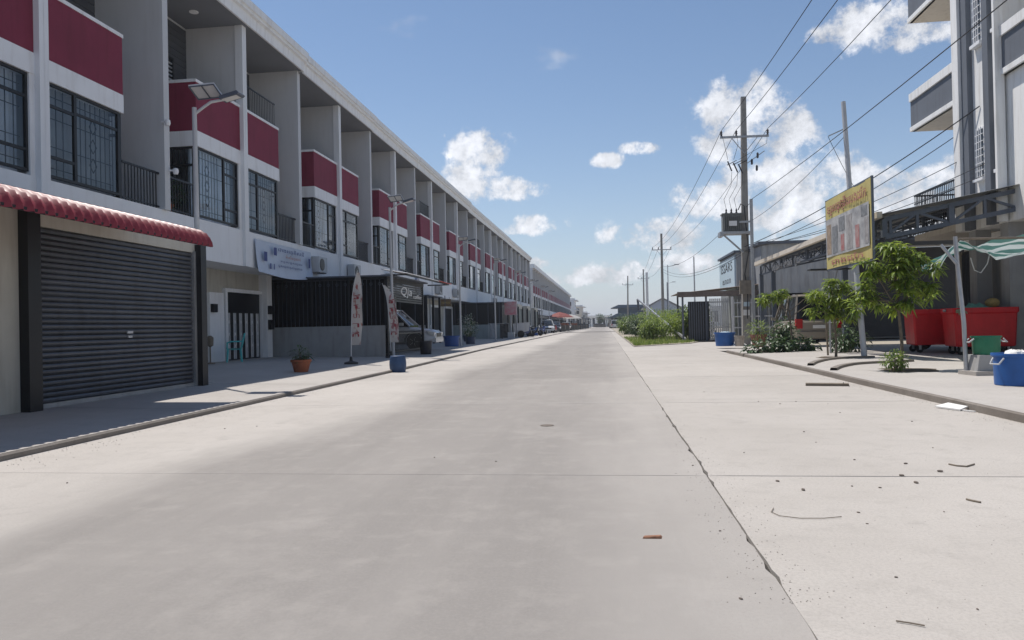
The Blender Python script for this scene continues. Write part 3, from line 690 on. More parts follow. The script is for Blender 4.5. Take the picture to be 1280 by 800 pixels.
# small wall clutter on the near houses: outdoor lamps and downpipes beside the fins
for yy, zz in ((17.30, 6.35), (17.62, 5.2)):
    t = thing('wall_lamp', 'small white wall lamp on the grey party fin at %s height' % ('parapet' if zz > 6 else 'window'), 'lamp', (FX + .14, yy, zz)); obj('arm', MB().box(-.02, .12, -.02, .02, 0, .04), WHITE, t); obj('shade', MB().lathe([(.05, -.08), (.07, -.02), (.06, .06), (.02, .08)], 10, .14, 0), WHITE, t)
# leafy plant on the first-floor balcony
def leaf(m, p, d, ln, wd, up=Vector((0, 0, 1)), droop=.5):
    d = d.normalized(); s_ = d.cross(up)
    if s_.length < .05: s_ = Vector((1, 0, 0))
    s_.normalize(); mid = p + d * ln * .5; tip = p + d * ln * (1 - .15*droop) + Vector((0, 0, -ln * droop * .55)); mid2 = mid + Vector((0, 0, -ln * droop * .08))
    o = len(m.v); m.v += [tuple(p), tuple(mid2 + s_ * wd * .5), tuple(tip), tuple(mid2 - s_ * wd * .5), tuple(mid2 - Vector((0, 0, wd * .18)))]
    m.f += [(o, o+1, o+4), (o+1, o+2, o+4), (o+2, o+3, o+4), (o+3, o, o+4)]
def rdir(r, zmin=-1, zmax=1):
    z = r.uniform(zmin, zmax); a = r.uniform(0, 2*math.pi); q = math.sqrt(max(0, 1 - z*z)); return Vector((q*math.cos(a), q*math.sin(a), z))
def leaf_ball(m, c, rad, n, ln, wd, r, zs=1.0, droop=.5):
    for _ in range(n):
        d = rdir(r); k = rad * (r.random() ** .45); p = Vector(c) + Vector((d.x*k, d.y*k, d.z*k*zs))
        dd = (d + rdir(r) * .7).normalized(); leaf(m, p, dd, ln * r.uniform(.7, 1.25), wd * r.uniform(.7, 1.2), droop=droop)
def pot_plant(name, label, loc, pr, ph, pmat, rad, n, ln, lm, zc, zs=1, group=None, cat='plant', wd=.04):
    t = thing(name, label, cat, loc, 0, group); r = random.Random(hash(label) % 999 if False else int(loc[1]*97) % 991)
    obj('pot', MB().lathe([(pr*.68, 0), (pr*.72, .02), (pr*.95, ph*.8), (pr*1.06, ph*.82), (pr*1.06, ph), (pr*.94, ph), (pr*.9, ph*.9), (.01, ph*.9)], 22), pmat, t, smooth=True)
    obj('soil', MB().lathe([(.01, ph*.88), (pr*.9, ph*.91), (.01, ph*.93)], 16), SOIL, t)
    m = MB(); leaf_ball(m, (0, 0, ph + zc), rad, n, ln, wd, r, zs)
    s = MB()
    for _ in range(9):
        d = rdir(r, .3, 1); s.tube([(0, 0, ph*.85), tuple(Vector((0, 0, ph)) + d * (zc + rad*.5))], [.008, .004], 5)
    obj('stem', s, BARK, t); obj('foliage', m, lm, t, fix=False); return t
bpy_ = house_roots[(1, 0)][0]
pot_plant('balcony_plant', 'bushy potted plant behind the railing of a first-floor balcony', (FX - .35, Y0 + PITCHY + .75, 4.2), .16, .28, TERRA, .42, 330, .16, LEAFD, .3)
pp_ = G(376.5, 465, walk_z(-7.3)); pot_plant('flower_pot', 'terracotta pot with a spiky green plant on the sunny pavement edge', (pp_.x, pp_.y, walk_z(pp_.x)), .235, .30, TERRA, .20, 150, .17, LEAFD, .12)

# ------------------------------------------------------------------ solar street lamps
def lamp():
    t = thing('solar_street_lamp', '', 'street lamp', (0, 0, 0))
    obj('base_plate', MB().box(-.16, .16, -.16, .16, 0, .03), GALV, t)
    obj('pole', MB().tube([(0, 0, 0), (0, 0, 2.8), (0, 0, 5.35)], [.055, .05, .042], 12), LGREY, t, smooth=True)
    obj('arm', MB().tube([(0, 0, 5.22), (.16, .05, 5.36), (.30, .08, 5.46), (.55, .16, 5.52)], .028, 8), LGREY, t, smooth=True)
    sp = MB(); c = Vector((.22, .05, 5.66)); u = Vector((.52, .1, .05)).normalized(); v = Vector((-.05, .80, -.30)).normalized(); n = u.cross(v)
    pv = []
    for k in (0, .03):
        for a, b in ((-.24, -.20), (.24, -.20), (.24, .20), (-.24, .20)): pv.append(tuple(c + u*a + v*b + n*k))
    sp._a(pv, [(3,2,1,0),(4,5,6,7),(0,1,5,4),(1,2,6,5),(2,3,7,6),(3,0,4,7)])
    pn = obj('solar_panel', sp, LGREY, t)
    ft = [tuple(c + u*a + v*b + n*(.033 if n.z > 0 else -.003)) for a, b in ((-.22, -.18), (.22, -.18), (.22, .18), (-.22, .18))]
    obj('solar_cells', MB().quad(*ft), PANELS, pn, fix=False)
    bs_ = MB(); nb = n * (-.012 if n.z > 0 else .042)
    for a in (-.23, 0, .23): bs_.bar(c + u*a - v*.20 + nb, c + u*a + v*.20 + nb, .02)
    for b in (-.19, .19): bs_.bar(c - u*.24 + v*b + nb, c + u*.24 + v*b + nb, .02)
    obj('back_frame', bs_, STEELD, pn)
    hd = MB(); hd.prism([(.48, 5.50), (.86, 5.58), (.88, 5.61), (.84, 5.65), (.48, 5.57)], .06, .32, 'y'); h = obj('lamp_head', hd, STEELD, t)
    obj('diffuser', MB().quad((.52, .09, 5.505), (.82, .09, 5.568), (.82, .29, 5.568), (.52, .29, 5.505)), LAMPW, h, fix=False)
    return t
LX = -7.55
lamp0 = lamp(); LY = [13.46, 25.9, 38.4, 50.9, 63.4, 75.9, 88.4, 100.9]
LL = ['solar street lamp rising behind the end of the red awning', 'solar street lamp beside the feather flags and the cafe gate', 'solar street lamp by the blue tubs and white flowering plant', 'solar street lamp beside the pale grey car-enclosure wall']
for i, y in enumerate(LY):
    lab = LL[i] if i < 4 else 'slender solar street lamp farther along the terrace pavement'
    o = lamp0 if i == 0 else copy_tree(lamp0)
    o.location = (LX if i else -7.76, y, walk_z(LX) - .003); o['label'] = lab; o['group'] = 'solar street lamps along the terrace'; o.rotation_euler = (R_(rnd.uniform(-.4, .4)), R_(rnd.uniform(-.6, .2)), R_(rnd.uniform(-8, 8)))

# ------------------------------------------------------------------ slatted car enclosure with the cafe gate
EY0, EY1, EXF = 25.95, 31.3, -7.8
ez = walk_z(-9) - .03
en = thing('car_enclosure', 'dark slatted front-yard car enclosure on a grey low wall', 'enclosure', (-10, 28.8, ez))
def ebox(name, x0, x1, y0, y1, z0, z1, mt, parent=None, root=en):
    lx, ly, lz = root.location; return obj(name, MB().box(x0-lx, x1-lx, y0-ly, y1-ly, z0-lz, z1-lz), mt, parent or root)
ebox('low_wall', -12.2, EXF, EY0, EY0 + .15, ez - .05, 1.22, PLASTER)
ebox('shade_sheet', -12.2, EXF - .1, EY0 + .24, EY0 + .26, 1.22, 2.9, mat('matte_black', (.010, .010, .012), .9, spec=.15))  # added black sheet stands in for the shade inside the enclosure
for x in (-12.1, -10.6, -9.2, EXF - .05): ebox('post', x - .04, x + .04, EY0 + .03, EY0 + .11, 1.22, 2.95, BLACK)
slm2 = MB().box(-(12.2 + EXF) / 2 * 0 - 2.1, 2.1, -.012, .012, -.033, .033).mesh('slat'); slm2.materials.append(mat('matte_black', (.010, .010, .012), .9, spec=.15))
for i in range(20):
    o = bpy.data.objects.new('slat', slm2); COL.objects.link(o); o.parent = en; o.location = (-10.07 + 10, EY0 + .17 - 28.8, 1.30 + i * .083 - ez)
m = MB()
for i in range(26):
    x = -12.05 + i * .16; m.bar((x + 10, EY0 + .05 - 28.8, 1.22 - ez), (x + 10, EY0 + .05 - 28.8, 2.9 - ez), .012)
    if i % 2: m.tube([(x + 10 + .05*math.cos(a), EY0 + .05 - 28.8, 2.72 - ez + .05*math.sin(a)) for a in [q*math.pi/4 for q in range(9)]], .007, 4)
obj('ornamental_bars', m, STEELD, en)
ebox('roof', -12.2, EXF + .25, EY0 - .1, EY1, 2.98, 3.03, STEELD)
ebox('roof_beam', EXF - .06, EXF + .06, EY0, EY1, 2.86, 2.98, BLACK); ebox('roof_beam', -12.2, EXF, EY0, EY0 + .1, 2.88, 2.98, BLACK)
for y in (EY0 + .05, EY1 - .06): ebox('front_post', EXF - .05, EXF + .05, y - .05, y + .05, ez, 2.88, BLACK)
fm = MB()
for i in range(9): fm.box(EXF + 10 - .02, EXF + 10 + .02, EY0 + .12 - 28.8, EY1 - .1 - 28.8, 2.1 - ez + i*.088, 2.1 - ez + i*.088 + .066)
sgn = obj('sign_board', fm, BLACK, en)
gt = MB(); gl0, gl1 = EY0 + .25, 30.9
gt.box(EXF + 10 - .03, EXF + 10 + .03, gl0 - 28.8, gl1 - 28.8, .88 - ez, .93 - ez); gt.box(EXF + 10 - .03, EXF + 10 + .03, gl0 - 28.8, gl1 - 28.8, .12, .18)
i = 0
while gl0 + i*.16 < gl1: y = gl0 + i*.16 - 28.8; gt.box(EXF + 10 - .012, EXF + 10 + .012, y, y + .022, .1, 1.0 - ez); i += 1
obj('gate', gt, BLACK, en)
SIGNW = mat('white_sign_letter', (.75, .76, .78), .5)
lettering('Qja', .46, SIGNW, en, frame_mtx((EXF + 10.03, 28.6 - 28.8, 2.52 - ez), (0, 1, 0), (0, 0, 1)), .015, 1.6, .2)
lettering('coffee', .22, SIGNW, en, frame_mtx((EXF + 10.03, 30.3 - 28.8, 2.38 - ez), (0, 1, 0), (0, 0, 1)), .012, 1.3, .2)
# red sheet awning over the cafe sign
ra = thing('awning', 'faded red sheet awning above the cafe sign board', 'awning', (EXF, 30, 3.0))
WSH = mat('white_roof_sheet', (.62, .62, .63), .5, var=.08)
def corr(y0, y1, xa, za, xb, zb, p=.12, amp=.014):
    n = max(8, int((y1 - y0) / p * 6)); g_ = [[(xa, y0 + (y1-y0)*i/n, za + amp*math.sin(2*math.pi*i/6)), (xb, y0 + (y1-y0)*i/n, zb + amp*math.sin(2*math.pi*i/6))] for i in range(n+1)]
    return MB().sheet(g_)
obj('white_sheet', corr(-4.0, .9, -.2, .25, .85, .06), WSH, ra, smooth=True, fix=False); obj('red_sheet', corr(.9, 3.2, -.2, .27, .9, .05), mat('orange_red_sheet', (.45, .05, .03), .5, var=.1), ra, smooth=True, fix=False)
obj('frame', MB().box(-.2, .8, -4, -3.95, .0, .05).box(-.2, .8, 3.1, 3.15, 0, .05).box(.74, .8, -3.95, 3.1, 0, .05), BLACK, ra)
# round sign and printed boards farther on
rsn = WX(524, 357, FX + .25); t = thing('round_sign', 'round pale cafe sign fixed to the house floor band', 'sign', (FX + .06, rsn.y, 3.55))
obj('disc', MB().lathe([(.02, .14), (.46, .14), (.48, .1), (.46, .04), (.02, .04)], 28, 0, 0, 'x'), mat('round_sign_face', (.42, .40, .45), .6, var=.1), t); obj('mount', MB().box(0, .06, -.1, .1, -.1, .1), BLACK, t)
lettering('Sarin', .26, mat('plum_ink', (.16, .06, .12), .6), t, frame_mtx((.145, 0, .1), (0, 1, 0), (0, 0, 1)), .003, .6)
hs = WX(560, 378, FX + .7); t = thing('hanging_sign', 'small brown hanging shop sign under the floor band', 'sign', (FX + .2, hs.y, 3.1)); obj('board', MB().box(.0, .7, -.02, .02, -.62, -.14), mat('brown_sign', (.22, .15, .08), .7, var=.3, vscale=9), t); obj('hanger', MB().tube([(.1, 0, 0), (.1, 0, -.15)], .01, 6).tube([(.6, 0, 0), (.6, 0, -.15)], .01, 6), BLACK, t)
lettering('ហាងកាហ្វេ', .2, mat('gold_ink', (.6, .45, .15), .5), t, frame_mtx((.35, -.022, -.38), (1, 0, 0), (0, 0, 1)), .002, .55)

# ------------------------------------------------------------------ feather flags
def flag(px, py, H, label, lean, tone, off_):
    p = G(px, py, walk_z(-7.5)); z = walk_z(p.x); t = thing('feather_flag', label, 'flag', (p.x, p.y, z), 0, None)
    obj('base', MB().lathe([(.03, 0), (.2, 0), (.2, .05), (.05, .09), (.03, .22)], 14), DARK, t)
    P = [Vector((lean*(.14*(i/10)**1.4 + .9*max(0, i/10-.66)**1.8), 0, .1 + (H-.1)*i/10 - .5*max(0, i/10-.8)**1.5)) for i in range(11)]
    obj('pole', MB().tube(P, [.018]*8 + [.012, .01, .008], 7), LGREY, t)
    g_ = []
    for i in range(30):
        u = .17 + .83*i/29; k = u*10; a = P[min(int(k), 9)].lerp(P[min(int(k)+1, 10)], k - int(k)); wdt = .30*min(1, (1-u)*3.2 + .02)**.7
        g_.append([(a.x + wdt*v*off_, .05*math.sin(u*14 + v*2)*v + .02*v, a.z) for v in (0, .33, .66, 1)])
    fm_ = bpy.data.materials.new('flag_print'); fm_.use_nodes = True; tt = fm_.node_tree; b = tt.nodes['Principled BSDF']; ge = tt.nodes.new('ShaderNodeNewGeometry'); mp = tt.nodes.new('ShaderNodeMapping'); mp.inputs['Scale'].default_value = (9, 9, 3.2); tt.links.new(ge.outputs['Position'], mp.inputs[0])
    n_ = tt.nodes.new('ShaderNodeTexNoise'); n_.inputs['Scale'].default_value = 1.2; n_.inputs['Detail'].default_value = 2; tt.links.new(mp.outputs[0], n_.inputs['Vector'])
    cr = tt.nodes.new('ShaderNodeValToRGB'); cr.color_ramp.elements[0].color = (*tone, 1); cr.color_ramp.elements[0].position = .36; cr.color_ramp.elements[1].color = (.52, .49, .46, 1); cr.color_ramp.elements[1].position = .46; tt.links.new(n_.outputs['Fac'], cr.inputs[0]); tt.links.new(cr.outputs[0], b.inputs['Base Color']); b.inputs['Roughness'].default_value = .8
    sh_ = obj('cloth', MB().sheet(g_), fm_, t, smooth=True, fix=False)
    for i, ch_ in enumerate('កាហេវ'):
        lettering(ch_, .2, mat('flag_ink', (.30, .05, .06), .7), t, frame_mtx((P[3 + i].x + .15*off_, -.06, .85 + i*.27), (1, 0, 0), (0, 0, 1)), .002, .2)
    return t
flag(439, 455, 2.75, 'white and red feather flag standing in front of the dark slatted enclosure', .9, (.33, .10, .08), 1)
flag(489, 447, 2.62, 'faded pink feather flag standing beside the solar lamp and black gate', -1.0, (.30, .13, .14), 1)
# ------------------------------------------------------------------ tubs, drums, bins
def tub(name, label, loc, r, h, mt, handles=True, fill=None, group=None, rz=0, cat='tub', flare=.86):
    t = thing(name, label, cat, loc, rz, group)
    obj('shell', MB().lathe([(r*flare*.96, 0), (r*flare, .01), (r*.96, h*.9), (r*1.03, h*.905), (r*1.05, h*.95), (r*1.03, h), (r*.95, h), (r*.93, h*.93), (r*flare*.95, h*.12), (.01, h*.10)], 28), mt, t, smooth=True)
    if handles:
        for sx in (-1, 1): obj('handle', MB().tube([(sx*r*1.03, -.09, h*.86), (sx*(r*1.03 + .07), -.07, h*.68), (sx*(r*1.03 + .07), .07, h*.68), (sx*r*1.03, .09, h*.86)], .013, 7), LGREY, t)
    if fill:
        m = MB(); rr = random.Random(5)
        for _ in range(7):
            a = rr.uniform(0, 6.28); q = rr.uniform(0, r*.6); c = Vector((q*math.cos(a), q*math.sin(a), h*.92)); g_ = []
            for i in range(5):
                th = math.pi*i/4; g_.append([(c.x + .11*math.sin(th)*math.cos(f)*rr.uniform(.8, 1.2), c.y + .11*math.sin(th)*math.sin(f), c.z + .08*math.cos(th)*rr.uniform(.8, 1.2)) for f in [k*math.pi/4 for k in range(9)]])
            m.sheet(g_)
        obj('contents', m, fill, t, smooth=True, fix=False)
    return t
def drum(name, label, loc, r, h, mt, group=None):
    t = thing(name, label, 'drum', loc, 0, group)
    obj('shell', MB().lathe([(r*.93, 0), (r*.97, .02), (r*.98, h*.14), (r*1.04, h*.3), (r*1.06, h*.5), (r*1.04, h*.7), (r*.98, h*.88), (r*.97, h*.97), (r*.92, h)], 26), mt, t, smooth=True)
    obj('lid', MB().lathe([(.01, h + .012), (r*.86, h + .012), (r*.93, h + .004), (r*.95, h - .02)], 24), mt, t)
    return t
bp_ = G(497.5, 465, 0); drum('plastic_drum', 'cut-down dark blue plastic drum in the gutter by the flags', (bp_.x, bp_.y, 0), .20, .40, mat('drum_blue', (.03, .07, .16), .5, var=.2, vscale=7, dirt=.3))
b2 = G(539, 443, .09); tub('waste_bin', 'black waste bin on the sunny pavement by the cafe gate', (b2.x - .3, b2.y + .4, walk_z(b2.x)), .24, .5, mat('dark_bin', (.02, .022, .03), .5, var=.2, vscale=6), False, cat='bin')
b3 = WX(566, 432, -7.9); tub('plastic_tub', 'wide blue plastic tub under the solar lamp', (-7.95, b3.y, walk_z(-7.95)), .42, .55, BLUEP, True)
b4 = WX(589, 428, -7.8); tub('plastic_tub', 'dark blue tub holding a white-flowered plant', (-7.85, b4.y, walk_z(-7.8)), .30, .42, DBLUE, False)
rr = random.Random(11); m = MB(); leaf_ball(m, (0, 0, 0), .45, 260, .22, .06, rr, 1.0); wl = MB(); leaf_ball(wl, (0, 0, .1), .5, 130, .12, .09, rr, 1.0)
t = thing('flowering_plant', 'pale flowering shrub in a dark blue tub by the enclosure wall', 'plant', (-7.85, b4.y, walk_z(-7.8) + .9)); obj('foliage', m, LEAFD, t, fix=False); obj('flowers', wl, mat('pale_petal', (.55, .56, .5), .8), t, fix=False); obj('stem', MB().tube([(0, 0, -.55), (.02, 0, .2)], .02, 6), BARK, t)
b5 = WX(584, 415, -9.2); t = pot_plant('flowering_plant', 'tall white-leaved potted shrub against the pale enclosure wall', (-9.2, b5.y, walk_z(-9.2)), .3, .4, DBLUE, .55, 300, .28, leafmat('white_leaf', (.10, .16, .08), (.55, .58, .50), .1), .75, 1.3)
# ------------------------------------------------------------------ farther enclosures and shop fronts on the left
def enclosure(y0, y1, xf, label, wallm, kind):
    t = thing('car_enclosure', label, 'enclosure', (-10, y0, walk_z(-9) - .03)); z0 = t.location.z
    def bx(n, xa, xb, ya, yb, za, zb, mt): return obj(n, MB().box(xa+10, xb+10, ya-y0, yb-y0, za-z0, zb-z0), mt, t)
    bx('low_wall', -12.2, xf, y0, y0+.15, z0-.02, 1.25, wallm); bx('mesh_panel', -12.2, xf, y0+.05, y0+.09, 1.25, 2.95, BLACK)
    bx('roof', -12.2, xf+.2, y0-.1, y1, 2.98, 3.03, STEELD)
    for y in (y0+.06, (y0+y1)/2, y1-.06): bx('post', xf-.06, xf+.06, y-.06, y+.06, z0, 2.98, BLACK)
    if kind: bx('front_wall', xf-.08, xf, y0+.15, y1, z0, 1.1, wallm)
    for i in range(5): bx('panel_stile', -12.0 + i*.9, -11.96 + i*.9, y0+.03, y0+.05, 1.25, 2.95, STEELD)
    return t
PALEW = mat('pale_teal_wall', (.33, .38, .39), .9, var=.1, vscale=1, dirt=.4)
enclosure(58.6, 66.6, -8.2, 'black-panelled car enclosure on a pale teal low wall', PALEW, 0)
enclosure(42.6, 46.2, -10.4, 'short dark enclosure tucked between the cafe and the tubs', PLASTER, 0)
enclosure(92, 99, -8.4, 'dark far enclosure with a plain grey low wall', PLASTER, 1)
for y0, y1, lab in ((67.2, 71.0, 'grey-green roller shutter shop front with black posts beside the teal enclosure'), (75.4, 79.2, 'grey-green roller shutter shop front beyond the small tipped trailer'), (83.6, 87.4, 'grey-green roller shutter shop front near the white parked car')):
    t = thing('roadside_shop', lab, 'shop front', (-7.9, y0, walk_z(-7.9))); z0 = t.location.z
    obj('roller_shutter', MB().box(-.1, -.05, .2, y1-y0-.2, 0, 2.6), mat('green_grey_shutter', (.14, .17, .165), .5, var=.1), t); obj('header', MB().box(-3.4, 0, 0, y1-y0, 2.6, 3.0), CREAM, t); obj('side_wall', MB().box(-3.3, -.1, 0, .12, 0, 2.6), CREAM, t)
    obj('post', MB().box(-.08, .1, 0, .2, 0, 2.75), BLACK, t); obj('post', MB().box(-.08, .1, y1-y0-.2, y1-y0, 0, 2.75), BLACK, t)
    sm = MB()
    for i in range(26): sm.box(-.05, -.03, .2, y1-y0-.2, .04 + i*.098, .10 + i*.098)
    obj('slats', sm, MATS['green_grey_shutter'], t)
# standing pieces along the far pavement
t = thing('pink_signboard', 'pink and white upright shop sign panel on a steel post', 'sign', (-7.7, 60.5, walk_z(-7.7))); obj('post', MB().tube([(0, 0, 0), (0, 0, 3.0)], .05, 8), LGREY, t); obj('panel', MB().box(-.5, .5, -.05, .05, 1.9, 3.0), mat('pink_sign', (.45, .14, .18), .6, var=.35, vscale=4, col2=(.5, .42, .42)), t); obj('box', MB().box(-.28, .28, -.2, .2, .0, .5), LGREY, t)
t = thing('laundry_rack', 'grey cloth hung on a low drying rack by the teal wall', 'rack', (-8.3, 57.6, walk_z(-8.3))); obj('frame', MB().tube([(-.8, 0, 0), (-.8, 0, 1.2), (.8, 0, 1.2), (.8, 0, 0)], .02, 6), LGREY, t); obj('cloth', MB().sheet([[(-.7 + .2*i, .04*math.sin(i*2 + k), 1.2 - .28*k) for k in range(5)] for i in range(3)]), CURT, t); obj('dark_cloth', MB().sheet([[(.1 + .2*i, .04*math.sin(i*2 + k), 1.2 - .28*k) for k in range(5)] for i in range(4)]), DARK, t)

# ------------------------------------------------------------------ vehicles (built nose towards +x, on z = 0)
def wheel_meshes(r=.34, wd=.22):
    ty = MB().lathe([(r*.62, -wd/2), (r*.9, -wd/2), (r, -wd*.35), (r, wd*.35), (r*.9, wd/2), (r*.62, wd/2)], 26, 0, 0, 'y'); ri = MB().lathe([(.01, -wd*.42), (r*.3, -wd*.44), (r*.58, -wd*.36), (r*.64, -wd*.44), (r*.64, wd*.44), (r*.58, wd*.36), (.01, wd*.40)], 20, 0, 0, 'y')
    for k in range(5):
        a = k*2*math.pi/5
        for s_ in (-1, 1): ri.bar((.05*math.cos(a), s_*wd*.43, .05*math.sin(a)), (r*.58*math.cos(a), s_*wd*.43, r*.58*math.sin(a)), .05, .03)
    a = ty.mesh('tyre'); a.materials.append(TYRE); b = ri.mesh('rim'); b.materials.append(CHROME); fixn(a); fixn(b); a.set_sharp_from_angle(angle=R_(40)); return a, b
TY, RI = wheel_meshes()
def loft(stations, k=8):
    """stations: (x, z_low, z_high, half width low, half width high, corner roundness) -> closed skin"""
    g_ = []
    for x, z0, z1, w0, w1, rd in stations:
        ring = []
        P = [(-w0*.86, z0), (-w0, z0 + rd), (-(w0*.45 + w1*.55), (z0+z1)/2), (-w1, z1 - rd), (-w1 + rd*1.3, z1), (w1 - rd*1.3, z1), (w1, z1 - rd), ((w0*.45 + w1*.55), (z0+z1)/2), (w0, z0 + rd), (w0*.86, z0)]
        g_.append([(x, y, z) for y, z in P] + [(x, P[0][0], P[0][1])])
    m = MB().sheet(g_); n = len(g_[0]) - 1
    m._a(g_[0][:-1], [tuple(range(n))[::-1]]); m._a(g_[-1][:-1], [tuple(range(n))]); return m
def car(label, loc, rz, paint, kind='suv', group=None, name='parked_car', cat='car'):
    t = thing(name, label, cat, loc, rz, group)
    h = 1.72 if kind == 'suv' else (1.95 if kind == 'van' else 1.46); L2 = 2.25; w_ = .90; belt = .98 if kind != 'sedan' else .90
    body = loft([(-L2, .42, belt-.08, .78, .74, .06), (-L2+.08, .30, belt+.02, .86, .82, .07), (-1.5, .26, belt+.04, w_, .86, .07), (0, .26, belt, w_, .86, .06), (.95, .26, belt-.02, w_, .86, .06), (1.5, .28, belt-.10, .89, .80, .08), (2.1, .32, belt-.18, .84, .72, .09), (L2, .42, belt-.30, .74, .62, .08)])
    obj('body', body, paint, t, smooth=True)
    xr = -L2 + .10 if kind != 'sedan' else -1.55
    gh = loft([(xr - .02, belt-.02, belt+.06, .80, .76, .02), (xr + .22, belt-.02, h-.10, .82, .66, .06), (xr + .6, belt-.02, h-.03, .83, .66, .06), (.1, belt-.02, h-.03, .83, .67, .06), (.35, belt-.02, h-.08, .83, .66, .06), (1.15, belt-.04, belt+.03, .80, .74, .02)])
    obj('window_glass', gh, GLASSD, t, smooth=True)
    rf_ = loft([(xr + .22, h-.10, h-.06, .66, .60, .015), (xr + .6, h-.05, h, .67, .60, .02), (.1, h-.05, h, .68, .61, .02), (.38, h-.10, h-.05, .665, .60, .015)]); obj('roof', rf_, paint, t, smooth=True)
    for s_ in (-1, 1):
        pl_ = MB()
        for xa, xb in ((xr + .02, xr + .26), (-.65, -.62), (.42, 1.16)):
            top = xb if xa < 0 else xa; bot = xa if xa < 0 else xb
            pl_.bar((bot, s_*.825, belt), (top, s_*.675, h-.06), .07, .05)
        pl_.bar((xr + .26, s_*.68, h-.06), (.4, s_*.685, h-.07), .06, .05); obj('pillar', pl_, paint, t)
        obj('headlight', MB().prism([(1.98, belt-.34), (2.22, belt-.40), (2.24, belt-.28), (1.9, belt-.20)], s_*.52, s_*.82, 'y'), LAMPW, t)
        obj('tail_light', MB().box(-L2-.02, -L2+.12, s_*.60, s_*.84, belt-.30, belt+.05), LAMPR, t)
        obj('mirror', MB().box(.75, .92, s_*.88, s_*1.04, belt+.02, belt+.14), paint, t)
        dl = MB(); dl.box(-.45, -.30, s_*.885, s_*.905, belt-.14, belt-.11); dl.box(.55, .70, s_*.885, s_*.905, belt-.14, belt-.11); obj('door_handle', dl, CHROME, t)
        for xx in (-1.36, 1.36):
            wh = bpy.data.objects.new('wheel', TY); COL.objects.link(wh); wh.parent = t; wh.location = (xx, s_*.80, .34); q = bpy.data.objects.new('rim', RI); COL.objects.link(q); q.parent = wh
            obj('wheel_arch', MB().tube([(xx + .40*math.cos(a), s_*.895, .34 + .40*math.sin(a)) for a in [math.pi*k/10 for k in range(11)]], .025, 6), BLACK, t)
    obj('front_bumper', MB().box(2.05, 2.28, -.72, .72, .30, .48), paint, t); obj('rear_bumper', MB().box(-2.32, -2.1, -.82, .82, .34, .56), paint, t)
    obj('grille', MB().box(2.18, 2.262, -.42, .42, .52, .68), BLACK, t); obj('plate', MB().box(-2.275, -2.262, -.24, .24, .68, .80), PAPER, t)
    return t
SP_Y = 32.75
car('white SUV parked behind the black cafe gate', (-9.75, SP_Y, walk_z(-9.75)), 0, CARW, 'suv').scale = (1.03, 1.03, 1.08)
def bike(label, loc, rz, paint, group='motorbikes along the street'):
    t = thing('motorbike', label, 'motorbike', loc, rz, group)
    for xx in (-.6, .62):
        wh = obj('wheel', MB().lathe([(.23, -.045), (.27, -.05), (.285, 0), (.27, .05), (.23, .045)], 20, 0, 0, 'y'), TYRE, t, (xx, 0, .285)); obj('rim', MB().lathe([(.01, -.03), (.06, -.035), (.23, -.02), (.23, .02), (.06, .035), (.01, .03)], 14, 0, 0, 'y'), CHROME, wh)
    obj('body', loft([(-.72, .62, .78, .05, .06, .02), (-.4, .50, .76, .11, .11, .03), (-.05, .30, .70, .13, .12, .03), (.12, .28, .50, .13, .10, .03), (.30, .32, .62, .16, .15, .03), (.40, .45, .92, .17, .13, .03), (.46, .80, 1.02, .12, .09, .03)]), paint, t, smooth=True)
    obj('seat', loft([(-.62, .76, .84, .07, .09, .02), (-.3, .74, .83, .12, .12, .02), (.08, .70, .78, .09, .09, .02)]), DARK, t, smooth=True)
    obj('fork', MB().tube([(.62, .06, .28), (.42, .06, .98)], .022, 7).tube([(.62, -.06, .28), (.42, -.06, .98)], .022, 7), CHROME, t); obj('handlebar', MB().tube([(.36, -.34, 1.02), (.42, -.1, .98), (.42, .1, .98), (.36, .34, 1.02)], .016, 7), BLACK, t)
    obj('headlight', MB().lathe([(.02, .42), (.08, .46), (.09, .53), (.02, .55)], 12, 0, .9, 'x'), LAMPW, t); obj('tail_light', MB().box(-.76, -.70, -.06, .06, .68, .76), LAMPR, t)
    for s_ in (-1, 1): obj('mirror', MB().tube([(.40, s_*.22, 1.0), (.40, s_*.27, 1.18)], .008, 5).lathe([(.01, .38), (.055, .385), (.055, .405), (.01, .41)], 12, s_*.27, 1.21, 'x'), BLACK, t)
    obj('exhaust', MB().tube([(.05, -.12, .30), (-.35, -.15, .32), (-.78, -.16, .42)], [.025, .035, .045], 9), CHROME, t)
    return t
RED_PAINT = mat('red_bike_paint', (.30, .02, .02), .3, coat=.4); BLU_PAINT = mat('blue_bike_paint', (.03, .05, .16), .3, coat=.4)
for x, y, rz, pm, lab in ((-7.2, 66.5, 20, BLU_PAINT, 'dark blue motorbike parked before the grey-green shutter'), (-6.9, 72.2, -15, CARD, 'black motorbike parked beside the small tipped trailer'), (-6.9, 81, 60, BLU_PAINT, 'blue motorbike parked near the farther shutter'), (-6.7, 99, 80, RED_PAINT, 'red motorbike parked beside the white pickup'), (-6.6, 118, 70, CARD, 'black motorbike parked by the red umbrella stall'), (-6.4, 128, 75, RED_PAINT, 'red motorbike parked beyond the umbrella stall')):
    bike(lab, (x, y, walk_z(x)), R_(rz), pm)
t = thing('handcart', 'small metal handcart tipped against the kerb with grey sheeting', 'cart', (-7.3, 63.9, walk_z(-7.3)), R_(10)); obj('tray', MB().prism([(-.6, .3), (.7, .55), (.8, 1.3), (-.7, 1.2)], -.45, .45, 'y'), LGREY, t); obj('handle', MB().tube([(.7, .4, .8), (1.3, .4, 1.0), (1.3, -.4, 1.0), (.7, -.4, .8)], .02, 6), BLACK, t)
for s_ in (-1, 1): obj('wheel', MB().lathe([(.02, s_*.5-.03), (.3, s_*.5-.03), (.3, s_*.5+.03), (.02, s_*.5+.03)], 16, 0, .3, 'y'), TYRE, t)
